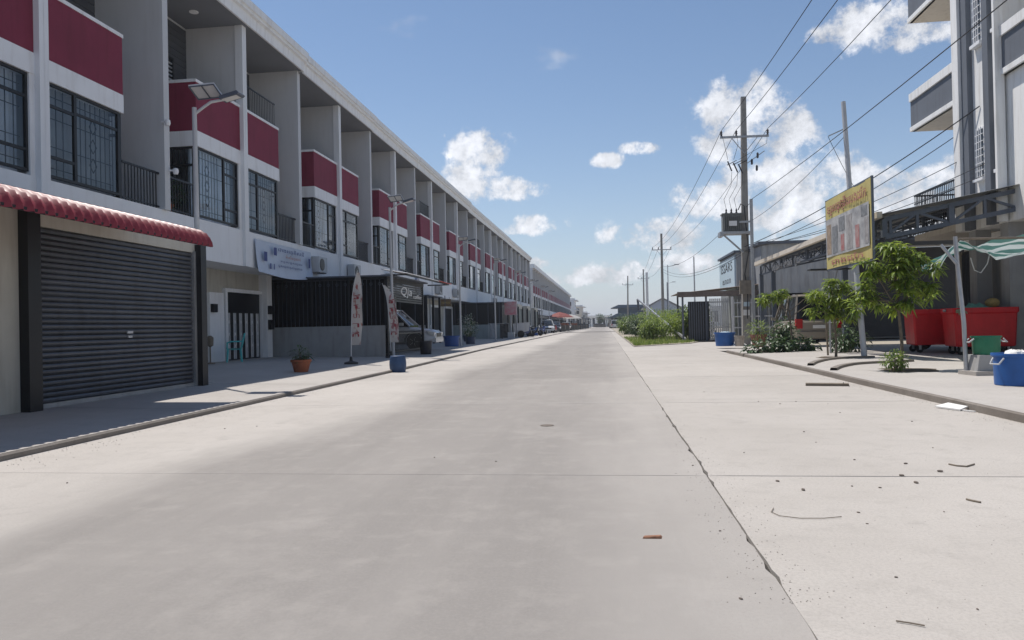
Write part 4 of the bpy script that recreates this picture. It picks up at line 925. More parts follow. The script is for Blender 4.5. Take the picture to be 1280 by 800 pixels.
tub('plastic_tub', 'squat dark blue tub beside the tipped handcart', (-6.9, 68.3, walk_z(-6.9)), .4, .7, DBLUE, False)
tub('plastic_tub', 'tall blue tub next to the far grey-green shutter', (-7.0, 73.8, walk_z(-7)), .38, .8, BLUEP, False)
car('white pickup-like car parked nose out on the far pavement', (-7.6, 96, walk_z(-7.6)), R_(-80), CARW, 'suv')
car('dark sedan parked along the terrace beyond the white car', (-7.2, 106, walk_z(-7.2)), R_(-85), CARD, 'sedan')
car('pale sedan parked close to the red umbrella stall', (-7.0, 134, walk_z(-7.0)), R_(-88), CARS, 'sedan')
car('white van standing at the far end of the street', (2.0, 178, .03), R_(95), CARW, 'van'); car('white sedan standing beside the van at the street end', (4.6, 172, .03), R_(80), CARW, 'sedan')
# parasol stalls far down the left
def stall(loc, label, cm, r=1.7):
    t = thing('umbrella_stall', label, 'stall', loc); rows = []
    for i in range(5):
        q = r*i/4; rows.append([(q*math.cos(a), q*math.sin(a), 3.0 - .75*(i/4)**1.3) for a in [k*math.pi/4 for k in range(9)]])
    obj('canopy', MB().sheet(rows), cm, t, fix=False); obj('pole', MB().tube([(0, 0, 0), (0, 0, 3.05)], .035, 8), LGREY, t); obj('counter', MB().box(-.8, .8, -.5, .5, .0, .95), WOOD, t); obj('goods', MB().box(-.7, .7, -.4, .0, .95, 1.3).box(-.4, .6, .05, .4, .95, 1.15), TERRA, t)
UMR = mat('red_umbrella_cloth', (.22, .055, .045), .8, var=.1); UMW = mat('pale_umbrella_cloth', (.42, .40, .37), .8, var=.1)
stall((-6.9, 113, .07), 'market stall under a large red parasol', UMR, 1.9); stall((-6.8, 124, .07), 'second red parasol stall beyond the black motorbike', UMR, 1.6); stall((-6.6, 141, .07), 'pale parasol stall past the pale sedan', UMW, 1.8); stall((-6.4, 152, .07), 'brown goods stall under a pale parasol at the terrace end', UMW, 1.7)

# ------------------------------------------------------------------ utility poles and wires
def crossarm_pole(loc, H, label, transformer=False, lean=(0, 0)):
    t = thing('utility_pole', label, 'utility pole', loc, 0, 'concrete utility poles with crossarms'); t.rotation_euler = (R_(lean[0]), R_(lean[1]), 0)
    rows = [[(-.17 + .0055*z, -.14 + .0045*z, z), (.17 - .0055*z, -.14 + .0045*z, z), (.17 - .0055*z, .14 - .0045*z, z), (-.17 + .0055*z, .14 - .0045*z, z), (-.17 + .0055*z, -.14 + .0045*z, z)] for z in (0, H*.35, H*.7, H)]
    pm = MB().sheet(rows); pm.quad(*[rows[-1][i] for i in range(4)]); obj('pole', pm, POLEC, t)
    za = H - 1.85; obj('crossarm', MB().box(-1.05, 1.05, -.19, -.11, za, za + .09), GALV, t)
    obj('brace', MB().bar((-.55, -.15, za), (0, -.12, za - .7), .03).bar((.55, -.15, za), (0, -.12, za - .7), .03), GALV, t)
    for x in (-1.0, -.35, 1.0): obj('insulator', MB().lathe([(.015, za + .09), (.05, za + .12), (.03, za + .16), (.065, za + .19), (.035, za + .24), (.06, za + .27), (.03, za + .33), (.01, za + .35)], 10, x, -.15), PORC, t)
    return t
PLX, PLY = 6.2, 34.2; PH = 11.1
p1 = crossarm_pole((PLX, PLY, .0), PH, 'tall concrete utility pole carrying the transformer above the blue tub', lean=(.0, .6))
# transformer on its bracket
obj('platform', MB().box(-1.15, .25, -.45, .2, 4.95, 5.06).box(-1.15, -1.0, -.45, .2, 4.85, 4.95), GALV, p1); obj('platform_brace', MB().bar((-.95, -.12, 4.95), (-.1, -.12, 4.15), .07), GALV, p1)
tr = obj('transformer', MB().box(-1.0, -.2, -.36, .12, 5.06, 5.82).box(-1.04, -.16, -.40, .16, 5.82, 5.88), mat('transformer_grey', (.20, .21, .20), .6, var=.15, dirt=.4), p1)
for i in range(9): obj('cooling_fin', MB().box(-.96 + i*.085, -.935 + i*.085, -.48, -.36, 5.12, 5.76), MATS['transformer_grey'], tr)
for x in (-.82, -.6, -.38): obj('bushing', MB().lathe([(.04, 5.86), (.03, 5.86), (.055, 5.82), (.035, 5.88), (.055, 5.93), (.03, 5.98), (.045, 6.03), (.015, 6.12)], 10, x, -.12), PORC, p1)
obj('nameplate', MB().box(-.76, -.42, -.487, -.481, 5.3, 5.52), PAPER, p1)
for i, x in enumerate((-.75, -.5, -.28)):
    f = MB().tube([(x, -.25, 8.2 - i*.08), (x + .16, -.32, 7.75 - i*.06)], .03, 8).bar((x - .02, -.15, 8.05), (x + .4, -.14, 8.25), .03); obj('fuse_cutout', f, PORC, p1)
for i, x in enumerate((.55, .42, .75)): obj('lightning_arrester', MB().lathe([(.02, 8.3 - i*.28), (.05, 8.34 - i*.28), (.05, 8.52 - i*.28), (.02, 8.56 - i*.28)], 9, x - i*.12, -.2), PORC, p1)
obj('arrester_bracket', MB().bar((.1, -.15, 8.1), (.85, -.18, 8.62), .035), GALV, p1)
dr = MB()
for i in range(3):
    x = (-1.0, -.35, 1.0)[i]; q = (-.75, -.5, -.28)[i]
    dr.tube([(x, -.15, PH - 1.55), (x*.9, -.4, PH - 2.2), (q, -.3, 8.25)], .009, 5)
    b_ = (-.82, -.6, -.38)[i]; dr.tube([(q + .16, -.32, 7.7), (q + .10, -.45, 7.1), (b_ - .12, -.3, 6.5), (b_, -.12, 6.1)], .009, 5)
obj('drop_wire', dr, WIRE, p1)
obj('riser_cable', MB().tube([(-.3, -.1, 6.05), (-.2, -.2, 6.3), (-.05, -.2, 6.2), (0, -.19, 5.5), (.12, -.2, 4.2), (-.06, -.2, 3.2), (.05, -.2, 2.2), (.02, -.2, 1.2)], .022, 7), WIRE, p1)
obj('meter_box', MB().box(-.3, .3, -.32, -.16, 2.3, 2.9), mat('aged_box', (.24, .21, .17), .7, var=.2, dirt=.5), p1); obj('notice', MB().box(-.14, .14, -.148, -.143, 1.35, 1.6), PAPER, p1); obj('notice', MB().box(-.12, .13, -.149, -.143, 1.75, 1.95), SIGNB, p1)
sp2 = thing('steel_post', 'slim galvanised steel post standing against the transformer pole', 'post', (6.30, 32.9, .02)); obj('shaft', MB().box(-.06, .06, -.06, .06, 0, 6.3), GALV, sp2); obj('arm', MB().box(-.5, .06, -.03, .03, 5.3, 5.38), GALV, sp2); obj('hook', MB().tube([(.06, 0, 4.3), (.2, 0, 4.3), (.2, 0, 4.2)], .015, 6), BLACK, sp2)
p2 = crossarm_pole((6.35, 84, 0), 11.0, 'concrete utility pole rising behind the slatted gates'); p3 = crossarm_pole((7.2, 141, 0), 11.2, 'far crossarm utility pole beside the blue hall'); p4 = crossarm_pole((4.4, 150, 0), 10.6, 'farther thin utility pole in front of the blue hall', lean=(0, 1))
def plain_pole(loc, H, r, label, mt, light=False):
    t = thing('slim_pole', label, 'pole', loc); obj('shaft', MB().tube([(0, 0, 0), (0, 0, H)], [r*1.2, r*.85], 10), mt, t)
    if light: obj('arm', MB().tube([(0, 0, H - .2), (.9, 0, H)], .03, 6), LGREY, t); obj('lamp_head', MB().box(.75, 1.3, -.1, .1, H - .02, H + .08), LGREY, t)
    else: obj('cap', MB().lathe([(r*.9, H), (r*.5, H + .05), (.01, H + .06)], 10), mt, t)
    return t
plain_pole((7.25, 62, 0), 6.4, .06, 'slim grey pole standing behind the slatted gate', LGREY); plain_pole((7.3, 88, 0), 7.8, .06, 'slim lamp post beside the second utility pole', LGREY, True); plain_pole((3.55, 64, 0), 5.4, .12, 'pale whitewashed post rising from the shrubs', WHITE)
plain_pole((9.8, 120, 0), 7.5, .08, 'slim dark post by the gabled house', STEELD, True)
def wire(a, b, sag, label, r=.011, grp='overhead wires'):
    a = Vector(a); b = Vector(b); P = [a.lerp(b, i/14) - Vector((0, 0, sag*4*(i/14)*(1 - i/14))) for i in range(15)]
    obj('overhead_wire', MB().tube(P, r, 5), WIRE, label=label, cat='wire', group=grp)
zc = PH - 1.5
for x in (-1.0, -.35, 1.0):
    wire((PLX + x + .1, PLY - .15, zc), (PLX + x, -16, zc + .3), .75, 'high-voltage wire running over the near pavement to the transformer pole', .012)
    wire((PLX + x + .1, PLY - .15, zc), (6.35 + x, 83.85, 9.5), .9, 'high-voltage wire between the transformer pole and the pole behind the gates', .012); wire((6.35 + x, 83.85, 9.5), (7.2 + x, 140.9, 9.7), .9, 'high-voltage wire between the two far crossarm poles', .014)
for i, zz in enumerate((6.2, 4.3, 4.2)): wire((6.3, 32.9, zz), (6.35, 84, 7.4 - i*.3), .9, 'low service wire from the steel post to the pole behind the gates', .012)
# billboard pole and its board
BPX, BPY = 6.52, 20.7
bp2 = thing('billboard', 'weathered yellow-bordered building-trade billboard on a tall steel pole', 'billboard', (6.5, 20.3, .1)); bl = bp2.location
obj('pole', MB().tube([(.06, -.25, 0), (.08, .5, 3.5), (.10, 1.05, 6.95)], [.075, .07, .06], 12), LGREY, bp2, smooth=True)
y0, y1 = 18.95, 22.7
rows = [[(-.06 + .015*math.sin(u*7), y0 + (y1-y0)*u - bl.y, z - .1 + .03*u*0) for z in (2.55, 3.2, 3.9, 4.52)] for u in [i/8 for i in range(9)]]
YEL = mat('yellow_vinyl', (.54, .46, .17), .6, var=.12, vscale=1.5, dirt=.3); PALEV = mat('washed_vinyl', (.46, .46, .45), .6, var=.3, vscale=3, col2=(.24, .24, .25))
MAT_PK = mat('dark_photo_print', (.16, .15, .15), .7, var=.5, vscale=5, col2=(.42, .41, .40)); MAT_PR = mat('red_photo_print', (.28, .08, .08), .7, var=.4, vscale=5, col2=(.40, .30, .28))
sheet_ = obj('sheet', MB().sheet(rows), YEL, bp2, fix=False); sm_ = sheet_.modifiers.new('thick', 'SOLIDIFY'); sm_.thickness = .012
obj('picture_area', MB().box(-.082, -.079, y0 + .1 - bl.y, y1 - .1 - bl.y, 2.78, 3.86), PALEV, bp2)
fr = MB(); fr.box(-.05, .0, y0 - .03 - bl.y, y0 + .03 - bl.y, 2.40, 4.46); fr.box(-.05, 0, y1 - .03 - bl.y, y1 + .03 - bl.y, 2.40, 4.46); fr.box(-.05, 0, y0 - bl.y, y1 - bl.y, 2.40, 2.45); fr.box(-.05, 0, y0 - bl.y, y1 - bl.y, 4.40, 4.45); fr.box(-.04, .02, y0 - bl.y, y1 - bl.y, 3.3, 3.35); obj('frame', fr, STEELD, bp2)
for ya, yb, za, zb, mt in ((19.1, 19.35, 2.85, 3.5, MAT_PK), (19.75, 20.05, 2.82, 3.4, MAT_PR), (20.3, 20.75, 2.84, 3.75, MAT_PK), (20.95, 21.25, 2.85, 3.3, MAT_PR), (21.5, 22.0, 2.85, 3.6, mat('grey_print', (.22, .23, .24), .7, var=.4, vscale=8)), (22.1, 22.5, 2.85, 3.7, mat('tan_print', (.35, .27, .2), .7, var=.4, vscale=8)), (19.15, 19.6, 3.55, 3.8, MATS['grey_print']), (20.9, 21.4, 3.4, 3.78, MATS['grey_print'])):
    obj('printed_picture', MB().box(-.087, -.0845, ya - bl.y, yb - bl.y, za, zb), mt, bp2)
lettering('ទទួលធ្វើទ្វាររបងដែក', .34, INKR, bp2, frame_mtx((-.088, (y0+y1)/2 - bl.y, 4.12), (0, -1, 0), (0, 0, 1)), .003, 3.2); lettering('ជាងដែក', .2, INKR, bp2, frame_mtx((-.088, (y0+y1)/2 - bl.y, 2.60), (0, -1, 0), (0, 0, 1)), .003, 2.6)
obj('guy_bracket', MB().bar((.1, .98, 6.2), (-.35, .9, 6.0), .03), GALV, bp2)
for i, (za, X2, Y2, Z2, sg) in enumerate(((6.3, 6.5, -12, 6.9, .5), (4.35, 10.2, 22.0, 5.6, .25), (4.25, 10.2, 21.2, 5.2, .3), (4.3, 10.2, 20.7, 4.9, .3))):
    wire((6.3, 32.9, za), (X2, Y2, Z2), sg, ('service wire from the steel post passing the billboard pole', 'upper service wire from the steel post to the white building', 'middle service wire from the steel post to the white building', 'lower service wire from the steel post to the white building')[i], .011)
wire((6.6, 21.3, 6.1), (6.3, 32.9, 5.4), .2, 'thin stay wire from the billboard pole to the steel post', .008); wire((6.15, 21.25, 6.1), (6.75, 20.9, 4.5), .05, 'thin cable hanging from the billboard pole', .007)
wire((10.2, 21.6, 6.8), (6.2, 34.1, 4.4), .3, 'sagging bundle of wires from the white building to the transformer pole', .016); wire((10.2, 22.2, 6.4), (6.2, 34.1, 4.2), .35, 'lower sagging wire from the white building to the transformer pole', .012)
# ------------------------------------------------------------------ white three-storey building on the right
rb = thing('apartment_block', 'white and dark grey apartment block with projecting balconies', 'building', (10.2, 20, .1))
def rbx(n, x0, x1, y0, y1, z0, z1, mt, par=None): return obj(n, MB().box(x0-10.2, x1-10.2, y0-20, y1-20, z0-.1, z1-.1), mt, par or rb)
rbx('rear_wall', 11.7, 22, 8, 26.0, .1, 15, RWALL); rbx('bay_wall', 10.22, 11.7, 20.45, 22.7, 3.5, 15, RWALL)
rbx('ground_pier', 10.3, 10.7, 20.5, 20.9, .1, 3.5, PLASTER); rbx('ground_pier', 10.3, 10.7, 22.2, 22.6, .1, 3.5, PLASTER)
yb_ = lambda px: WX(px, 150, 10.1).y
rbx('pilaster', 10.0, 10.22, yb_(1203.5), 22.7, 3.5, 15, RWALL); rbx('pilaster', 10.08, 10.22, yb_(1211), yb_(1203.5), 3.5, 15, RGREY)
rbx('pilaster', 10.04, 10.22, yb_(1239.5), yb_(1232.5), 3.5, 15, RGREY); rbx('pilaster', 10.0, 10.22, 20.45, yb_(1250.5), 3.5, 15, RWALL)
def rwin(y0, y1, z0, z1):
    w_ = rbx('window', 10.17, 10.25, y0, y1, z0, z1, WHITE); rbx('pane', 10.155, 10.17, y0 + .05, y1 - .05, z0 + .05, z1 - .05, mat('grey_glass', (.10, .12, .14), .08, spec=.6), w_); rbx('sill', 10.08, 10.22, y0 - .05, y1 + .05, z0 - .09, z0, WHITE, w_)
    b = MB()
    for i in range(1, 4): y = y0 + (y1-y0)*i/4; b.box(-.075, -.055, y - 20 - .012, y - 20 + .012, z0 - .1, z1 - .1)
    for i in range(1, 7): z = z0 + (z1-z0)*i/7 - .1; b.box(-.07, -.06, y0 - 20, y1 - 20, z - .01, z + .01)
    obj('bars', b, WHITE, w_)
for fz in (4.85, 8.5, 12.1):
    rwin(yb_(1226), yb_(1216), fz, fz + 1.35); rwin(yb_(1249), yb_(1242.5), fz + .05, fz + 1.35)
def balcony(y0, y1, zb, near):
    b = rbx('balcony', 10.2, 11.7, y0, y1, zb, zb + .18, BEIGE); rbx('balcony_panel', 10.17, 10.27, y0, y1, zb + .14, zb + .98, RGREY, b); rbx('balcony_edge', 10.13, 10.28, y0, y1, zb, zb + .14, RWALL, b); rbx('balcony_coping', 10.12, 10.30, y0, y1, zb + .98, zb + 1.24, RWALL, b)
    e = y1 if not near else y0
    rbx('balcony_end', 10.27, 11.7, y1 - .1, y1, zb + .14, zb + .98, RGREY, b); rbx('balcony_end_coping', 10.30, 11.7, y1 - .12, y1, zb + .98, zb + 1.24, RWALL, b)
for zb in (7.24, 10.84):
    balcony(22.72, 26.05, zb, False); balcony(13, 20.44, zb, True)
fb = rbx('balcony', 10.2, 11.7, 22.72, 26.05, 3.62, 3.8, BEIGE)
rl = MB(); rl.box(0, .05, 2.72, 6.05, 4.98, 5.03); rl.box(0, .04, 2.72, 6.05, 3.8, 3.84); rl.box(.0, .04, 2.72, 6.05, 4.72, 4.75)
for i in range(28): y = 2.76 + i*.12; rl.box(.01, .03, y, y + .018, 3.7, 5.0)
rl.box(.05, 1.5, 6.0, 6.05, 4.98, 5.03)
for i in range(12): x = .1 + i*.12; rl.box(x, x + .018, 6.01, 6.03, 3.7, 5.0)
obj('balcony_railing', rl, BLACK, fb)
rbx('side_wall', 10.28, 11.7, 13, 20.44, 3.5, 7.24, RWALL)
# ground-floor opening with folding grille
rbx('doorway', 11.62, 11.72, 22.9, 26.0, .1, 3.2, DARK); g = MB()
for i in range(30):
    y = 22.95 + i*.102; g.box(11.58 - 10.2, 11.60 - 10.2, y - 20, y + .02 - 20, 0, 3.0)
    if i % 2: g.bar((11.575 - 10.2, y - 20, .4), (11.575 - 10.2, y + .1 - 20, .9), .012); g.bar((11.575 - 10.2, y - 20, 1.4), (11.575 - 10.2, y + .1 - 20, 1.9), .012)
obj('folding_grille', g, STEELD, rb); rbx('door_jamb', 11.5, 11.72, 25.98, 26.2, .1, 3.2, BEIGE); rbx('inner_wall', 10.9, 11.7, 14, 22.8, .1, 3.3, PLASTER)
rbx('parapet', 10.1, 22, 8, 26.05, 15, 15.6, RWALL)

# ------------------------------------------------------------------ truss canopy in front of it
cn = thing('truss_canopy', 'dark steel truss canopy with a corrugated sheet roof over the right pavement', 'canopy', (7.3, 28, .1))
def cz_(x): return 3.72 + (x - 7.3) * .19
CY0, CY1, CX1 = 20.15, 36.2, 12.0
n = 96; rows = []
for i in range(n + 1):
    y = CY0 - .25 + (CY1 + .4 - CY0) * i / n; k = .018 * math.sin(i * math.pi / 1.5)
    rows.append([(7.1 - 7.3, y - 28, cz_(7.1) - .02 + k), (CX1 - 7.3, y - 28, cz_(CX1) - .02 + k)])
obj('roof_sheet', MB().sheet(rows), mat('grey_roof_sheet', (.22, .23, .24), .5, var=.15, vscale=2, dirt=.4), cn, fix=False)
def truss(p0, p1, dpt, nb, w_=.06):
    m = MB(); p0 = Vector(p0); p1 = Vector(p1); dn = Vector((0, 0, -dpt)); m.bar(p0, p1, w_, w_*1.3); m.bar(p0 + dn, p1 + dn, w_, w_*1.3)
    for i in range(nb + 1):
        a = p0.lerp(p1, i / nb); m.bar(a, a + dn, w_ * (1.5 if i % 2 == 0 else .8))
        if i < nb: b = p0.lerp(p1, (i + 1) / nb); m.bar(a + dn if i % 2 == 0 else a, b if i % 2 == 0 else b + dn, w_*.7)
    return m
obj('gutter', MB().box(-.32, -.18, CY0 - 28, CY1 - 28, cz_(7.1) - .10, cz_(7.1) + .06), BEIGE, cn)
obj('end_truss', truss((-.15, CY0 - 28, cz_(7.15) - .16), (CX1 - 7.3, CY0 - 28, cz_(CX1) - .16), .46, 6, .085), STEELD, cn)
obj('front_truss', truss((0, CY0 - 28, cz_(7.3) - .16), (0, CY1 - 28, cz_(7.3) - .16), .40, 16, .045), STEELD, cn)
for y in (24.0, 28, 32): obj('rafter', truss((0, y - 28, cz_(7.3) - .16), (CX1 - 7.3, y - 28, cz_(CX1) - .16), .4, 8, .05), STEELD, cn)
for y in (23.9, 33.6, 36.1): obj('post', MB().box(-.08, .08, y - 28 - .08, y - 28 + .08, 0, 3.2), STEELD, cn)
pu = MB()
for i in range(6): x = .1 + i*.85; pu.bar((x, CY0 - 28, cz_(7.3 + x) - .11), (x, CY1 - 28, cz_(7.3 + x) - .11), .05)
obj('purlin', pu, STEELD, cn)
lm = MB(); rr = random.Random(8)                   # fretwork letters on the front beam
lettering('ស្ងាម រតនា ម៉ូដ', .34, mat('fret_steel', (.5, .5, .5), .5), cn, frame_mtx((-.05, 3.2, cz_(7.3) - .47), (0, -1, 0), (0, 0, 1)), .01, 4.6)
# tarp awning on its bent post
ta = thing('tarp_awning', 'green and white striped tarp sheltering the red bins', 'tarp', (6.1, 14, .1))
def tp(px, py, Y): v = WY(px, py, Y); return (v.x - 6.1, v.y - 14, v.z - .1)
A = [tp(1140, 337, 19.6), tp(1190, 318, 19.0), tp(1240, 300, 18.5), tp(1330, 286, 18.2)]; Bm = [tp(1152, 334, 16.6), tp(1196, 301, 15.2), tp(1240, 312, 15.2), tp(1330, 300, 15.2)]; C_ = [tp(1168, 345, 15.4), tp(1200, 300, 13.9), tp(1245, 322, 14.0), tp(1340, 316, 14.0)]
def lerpl(Lp, u):
    k = u*(len(Lp)-1); i = min(int(k), len(Lp)-2); return Vector(Lp[i]).lerp(Vector(Lp[i+1]), k - i)
rows = []; rr = random.Random(4)
for i in range(25):
    u = i/24; a, b, c = lerpl(A, u), lerpl(Bm, u), lerpl(C_, u); row = []
    for j in range(13):
        v = j/12; p = (a.lerp(b, v*2) if v < .5 else b.lerp(c, v*2 - 1)); row.append((p.x, p.y, p.z + .025*math.sin(u*31 + v*9) + .018*math.sin(u*17 - v*13) - .05*math.sin(math.pi*v)))
    rows.append(row)
tm = MB().sheet(rows); to = obj('cloth', tm, TARP, ta, fix=False, smooth=True)
uvl = to.data.uv_layers.new(name='UVMap')
for lp in to.data.loops:
    vi = lp.vertex_index; uvl.data[lp.index].uv = (vi // 13 / 24, (vi % 13) / 12)
pb = G(1208, 468, .1); pt = WY(1194, 297, 13.9)
obj('post', MB().tube([(pb.x - 6.1, pb.y - 14, 0), (pb.x - 6.1 - .02, pb.y - 14, .9), (pt.x - 6.1 + .02, pt.y - 14, pt.z - .5), (pt.x - 6.1, pt.y - 14, pt.z - .08)], .036, 9), GALV, ta, smooth=True)
obj('prop', MB().tube([tp(1176, 306, 13.9), tp(1196, 330, 13.8)], .028, 8), GALV, ta); obj('ridge_pole', MB().tube([tp(1194, 299, 13.9), tp(1330, 296, 14.6)], .022, 7), WOOD, ta); obj('rope', MB().tube([tp(1213, 322, 15), tp(1218, 338, 15), tp(1226, 341, 15), tp(1234, 330, 15), tp(1237, 318, 15)], .010, 5), LGREY, ta)

# ------------------------------------------------------------------ red wheeled bins, pots and tubs on the right
def wheelie(loc, rz, label, w_=1.36, d_=1.0, h_=1.05):
    t = thing('wheeled_bin', label, 'bin', loc, rz, 'red wheeled bins'); z0 = .22
    P = []
    for f, z in ((.90, z0), (.925, z0 + .03), (.975, z0 + h_ - .16), (.985, z0 + h_ - .15), (1.02, z0 + h_ - .12), (1.02, z0 + h_), (.97, z0 + h_), (.95, z0 + h_ - .1), (.88, z0 + .12)):
        P.append([(x*w_/2*f, y*d_/2*f, z) for x, y in ((-.94, -1), (.94, -1), (1, -.92), (1, .92), (.94, 1), (-.94, 1), (-1, .92), (-1, -.92), (-.94, -1))])
    m = MB().sheet(P); m._a(P[0][:-1], [tuple(range(8))[::-1]]); m._a(P[-1][:-1], [tuple(range(8))]); obj('tub', m, REDP, t)
    rb_ = MB()
    for x in (-.42, 0, .42): rb_.box(x - .03, x + .03, -d_/2*.96, -d_/2*.86, z0 + .1, z0 + h_ - .18)
    for x in (-1, 1):
        for y in (-1, 1):
            wq = obj('wheel', MB().lathe([(.02, -.03), (.09, -.03), (.1, 0), (.09, .03), (.02, .03)], 16, 0, 0, 'y'), TYRE, t, (x*w_*.36, y*d_*.34, .1)); obj('fork', MB().box(-.03, .03, -.045, -.032, -.01, .13).box(-.03, .03, .032, .045, -.01, .13).box(-.05, .05, -.05, .05, .115, .135), GALV, wq)
    for s_ in (-1, 1): obj('trunnion', MB().lathe([(.01, s_*w_*.52), (.035, s_*w_*.52), (.035, s_*w_*.56), (.01, s_*w_*.56)], 10, 0, z0 + h_ - .06, 'x'), GALV, t)
    return t
BX2 = WY(1224, 420, 20.9).x; BX1 = WY(1170, 420, 22.6).x
wheelie((BX2, 20.9, .1), R_(-6), 'red wheeled bin nearest the tarp post, with a work glove on its corner', 1.5, 1.0, 1.0); wheelie((BX1, 22.6, .1), R_(-6), 'red wheeled bin partly behind the mango tree trunk', 1.45, 1.0, 1.0)
gp = WY(1174, 404, 20.35)
gm = loft([(-.09, -.05, .04, .05, .045, .01), (0, -.05, .05, .055, .05, .012), (.09, -.04, .045, .05, .045, .01)]); t = thing('work_glove', 'grey-green work glove draped over the corner of a red bin', 'glove', (BX2 - .68, 20.37, 1.24)); obj('palm', gm, mat('glove_cloth', (.28, .30, .2), .9, var=.2), t)
for i in range(4): obj('finger', MB().tube([(-.06 + i*.04, -.04, 0), (-.07 + i*.045, -.08, -.03), (-.075 + i*.045, -.10, -.10 - .01*(i % 2))], [.017, .016, .012], 7), MATS['glove_cloth'], t)
obj('thumb', MB().tube([(.08, -.02, .0), (.12, -.05, -.03), (.13, -.07, -.07)], [.018, .016, .012], 7), MATS['glove_cloth'], t)
m = MB(); rr = random.Random(2); g_ = []
for i in range(9):
    th = math.pi*i/8; g_.append([(.17*math.sin(th)*math.cos(f)*(1 + .08*math.sin(5*f)), .15*math.sin(th)*math.sin(f), .13*math.cos(th)) for f in [k*math.pi/8 for k in range(17)]])
fp = WY(1233, 390, 20.9); t = obj('straw_bundle', MB().sheet(g_), mat('straw', (.42, .30, .12), .95, var=.35, vscale=30, bump=.6), smooth=True, fix=False, loc=(BX2 + .3, 20.8, 1.44), label='rounded tan straw bundle sitting on the rim of a red bin', cat='bundle')
t = thing('rag_heap', 'crumpled pale green cloth heaped in the red bin', 'cloth', (BX2 - .1, 20.9, 1.30)); m = MB(); g_ = [[(-.4 + .8*i/12, -.2 + .4*j/8, .07*math.sin(i*1.7 + j)*math.sin(j*1.3) + .12*math.sin(math.pi*i/12)*math.sin(math.pi*j/8)) for j in range(9)] for i in range(13)]; obj('cloth', MB().sheet(g_), mat('pale_green_cloth', (.16, .36, .30), .9, var=.2), t, smooth=True, fix=False)
bike('dark motorbike parked behind the red bins under the canopy', (10.2, 24.0, .1), R_(160), CARD, None)
gb = G(1232, 468, .1)
bk2 = thing('stone_block', 'grey concrete block pedestal under the green pot', 'block', (gb.x, gb.y, .1), R_(6)); obj('block', MB().prism([(-.27, 0), (.27, 0), (.23, .34), (-.21, .34)], -.2, .2, 'y'), PLASTER, bk2); obj('paving_base', MB().box(-.34, .30, -.30, .22, 0, .07), WALKM, bk2)
tub('green_pot', 'green plastic bucket with pale handles on the concrete block', (gb.x + .02, gb.y, .44), .225, .32, GREENP, True, flare=.9, cat='bucket')
tb = G(1268, 484, .1); tub('plastic_tub', 'large blue plastic tub filled with white foam on the right pavement', (tb.x + .22, tb.y + .35, .1), .31, .46, mat('bright_blue_plastic', (.02, .11, .36), .4, var=.12, vscale=6, dirt=.3), True, PAPER, rz=R_(20), flare=.92)
tl_ = G(906, 433, .1); tub('plastic_tub', 'blue tub of blue bags at the corner of the right kerb', (tl_.x + .1, tl_.y + .6, .1), .42, .55, MATS['bright_blue_plastic'], False, SIGNB)
bk_ = G(928, 432, .1); tub('bucket', 'small dirty white bucket between the blue tub and the utility pole', (bk_.x - .2, bk_.y - .5, .1), .2, .42, mat('dirty_white_plastic', (.42, .38, .34), .6, var=.3, vscale=9), False, cat='bucket')
m = MB(); g_ = [[(-.3 + .6*i/8, -.25 + .5*j/8, .03 + .12*math.sin(math.pi*i/8)*math.sin(math.pi*j/8)*(1 + .5*math.sin(i*2.1 + j*1.7))) for j in range(9)] for i in range(9)]
obj('plastic_bag', MB().sheet(g_), PAPER, loc=(tl_.x + .62, tl_.y + .3, .09), label='crumpled white plastic bag lying beside the blue tub', cat='bag', smooth=True, fix=False)
pot_plant('flower_pot', 'terracotta pot with a fern at the foot of the utility pole', (5.75, 29.2, .1), .30, .48, mat('dull_terracotta', (.26, .13, .10), .9, var=.2), .36, 240, .26, LEAFS, .16, cat='plant')

# ------------------------------------------------------------------ trees and shrubs
def mango(loc, H, crown, label, seed, nl, lm=LEAF, ln=.23):
    """crown: list of (dx, dy, z, radius) leafy masses; every twig end carries a drooping whorl"""
    r = random.Random(seed); t = thing('mango_tree', label, 'tree', loc, 0, 'young mango trees on the right pavement')
    tr_ = MB(); top = Vector((r.uniform(-.08, .08), r.uniform(-.08, .08), H*.62)); P = [Vector((0, 0, 0)), Vector((.02, .01, H*.2)), Vector((-.015, .02, H*.42)), top]
    tr_.tube(P, [.036, .03, .026, .018], 9); lf = MB(); br = MB()
    tot = sum(c[3]**2 for c in crown)
    for cx, cy, cz, rad in crown:
        c = Vector((cx, cy, cz)); base = P[2].lerp(top, r.random()); br.tube([base, base.lerp(c, .55) + Vector((0, 0, .05)), c], [.018, .013, .007], 6)
        for _ in range(int(nl * rad**2 / tot)):
            d = rdir(r); q = c + d * rad * (r.random() ** .4); q.z = c.z + (q.z - c.z) * .95
            if r.random() < .35: br.tube([c, c.lerp(q, .6) + Vector((0, 0, .03)), q], [.006, .005, .003], 4)
            n = r.randint(7, 11); ax = (d + Vector((0, 0, .5))).normalized()
            for k in range(n):
                a = 2*math.pi*k/n + r.uniform(-.3, .3); dd = Vector((math.cos(a), math.sin(a), r.uniform(-.55, .45))) + ax*.35
                leaf(lf, q + rdir(r)*.02, dd, ln * r.uniform(.7, 1.2), ln * .22 * r.uniform(.8, 1.25), droop=r.uniform(.35, 1.15))
    obj('trunk', tr_, BARK, t, smooth=True); obj('branch', br, BARK, t); obj('crown', lf, lm, t, fix=False)
    return t
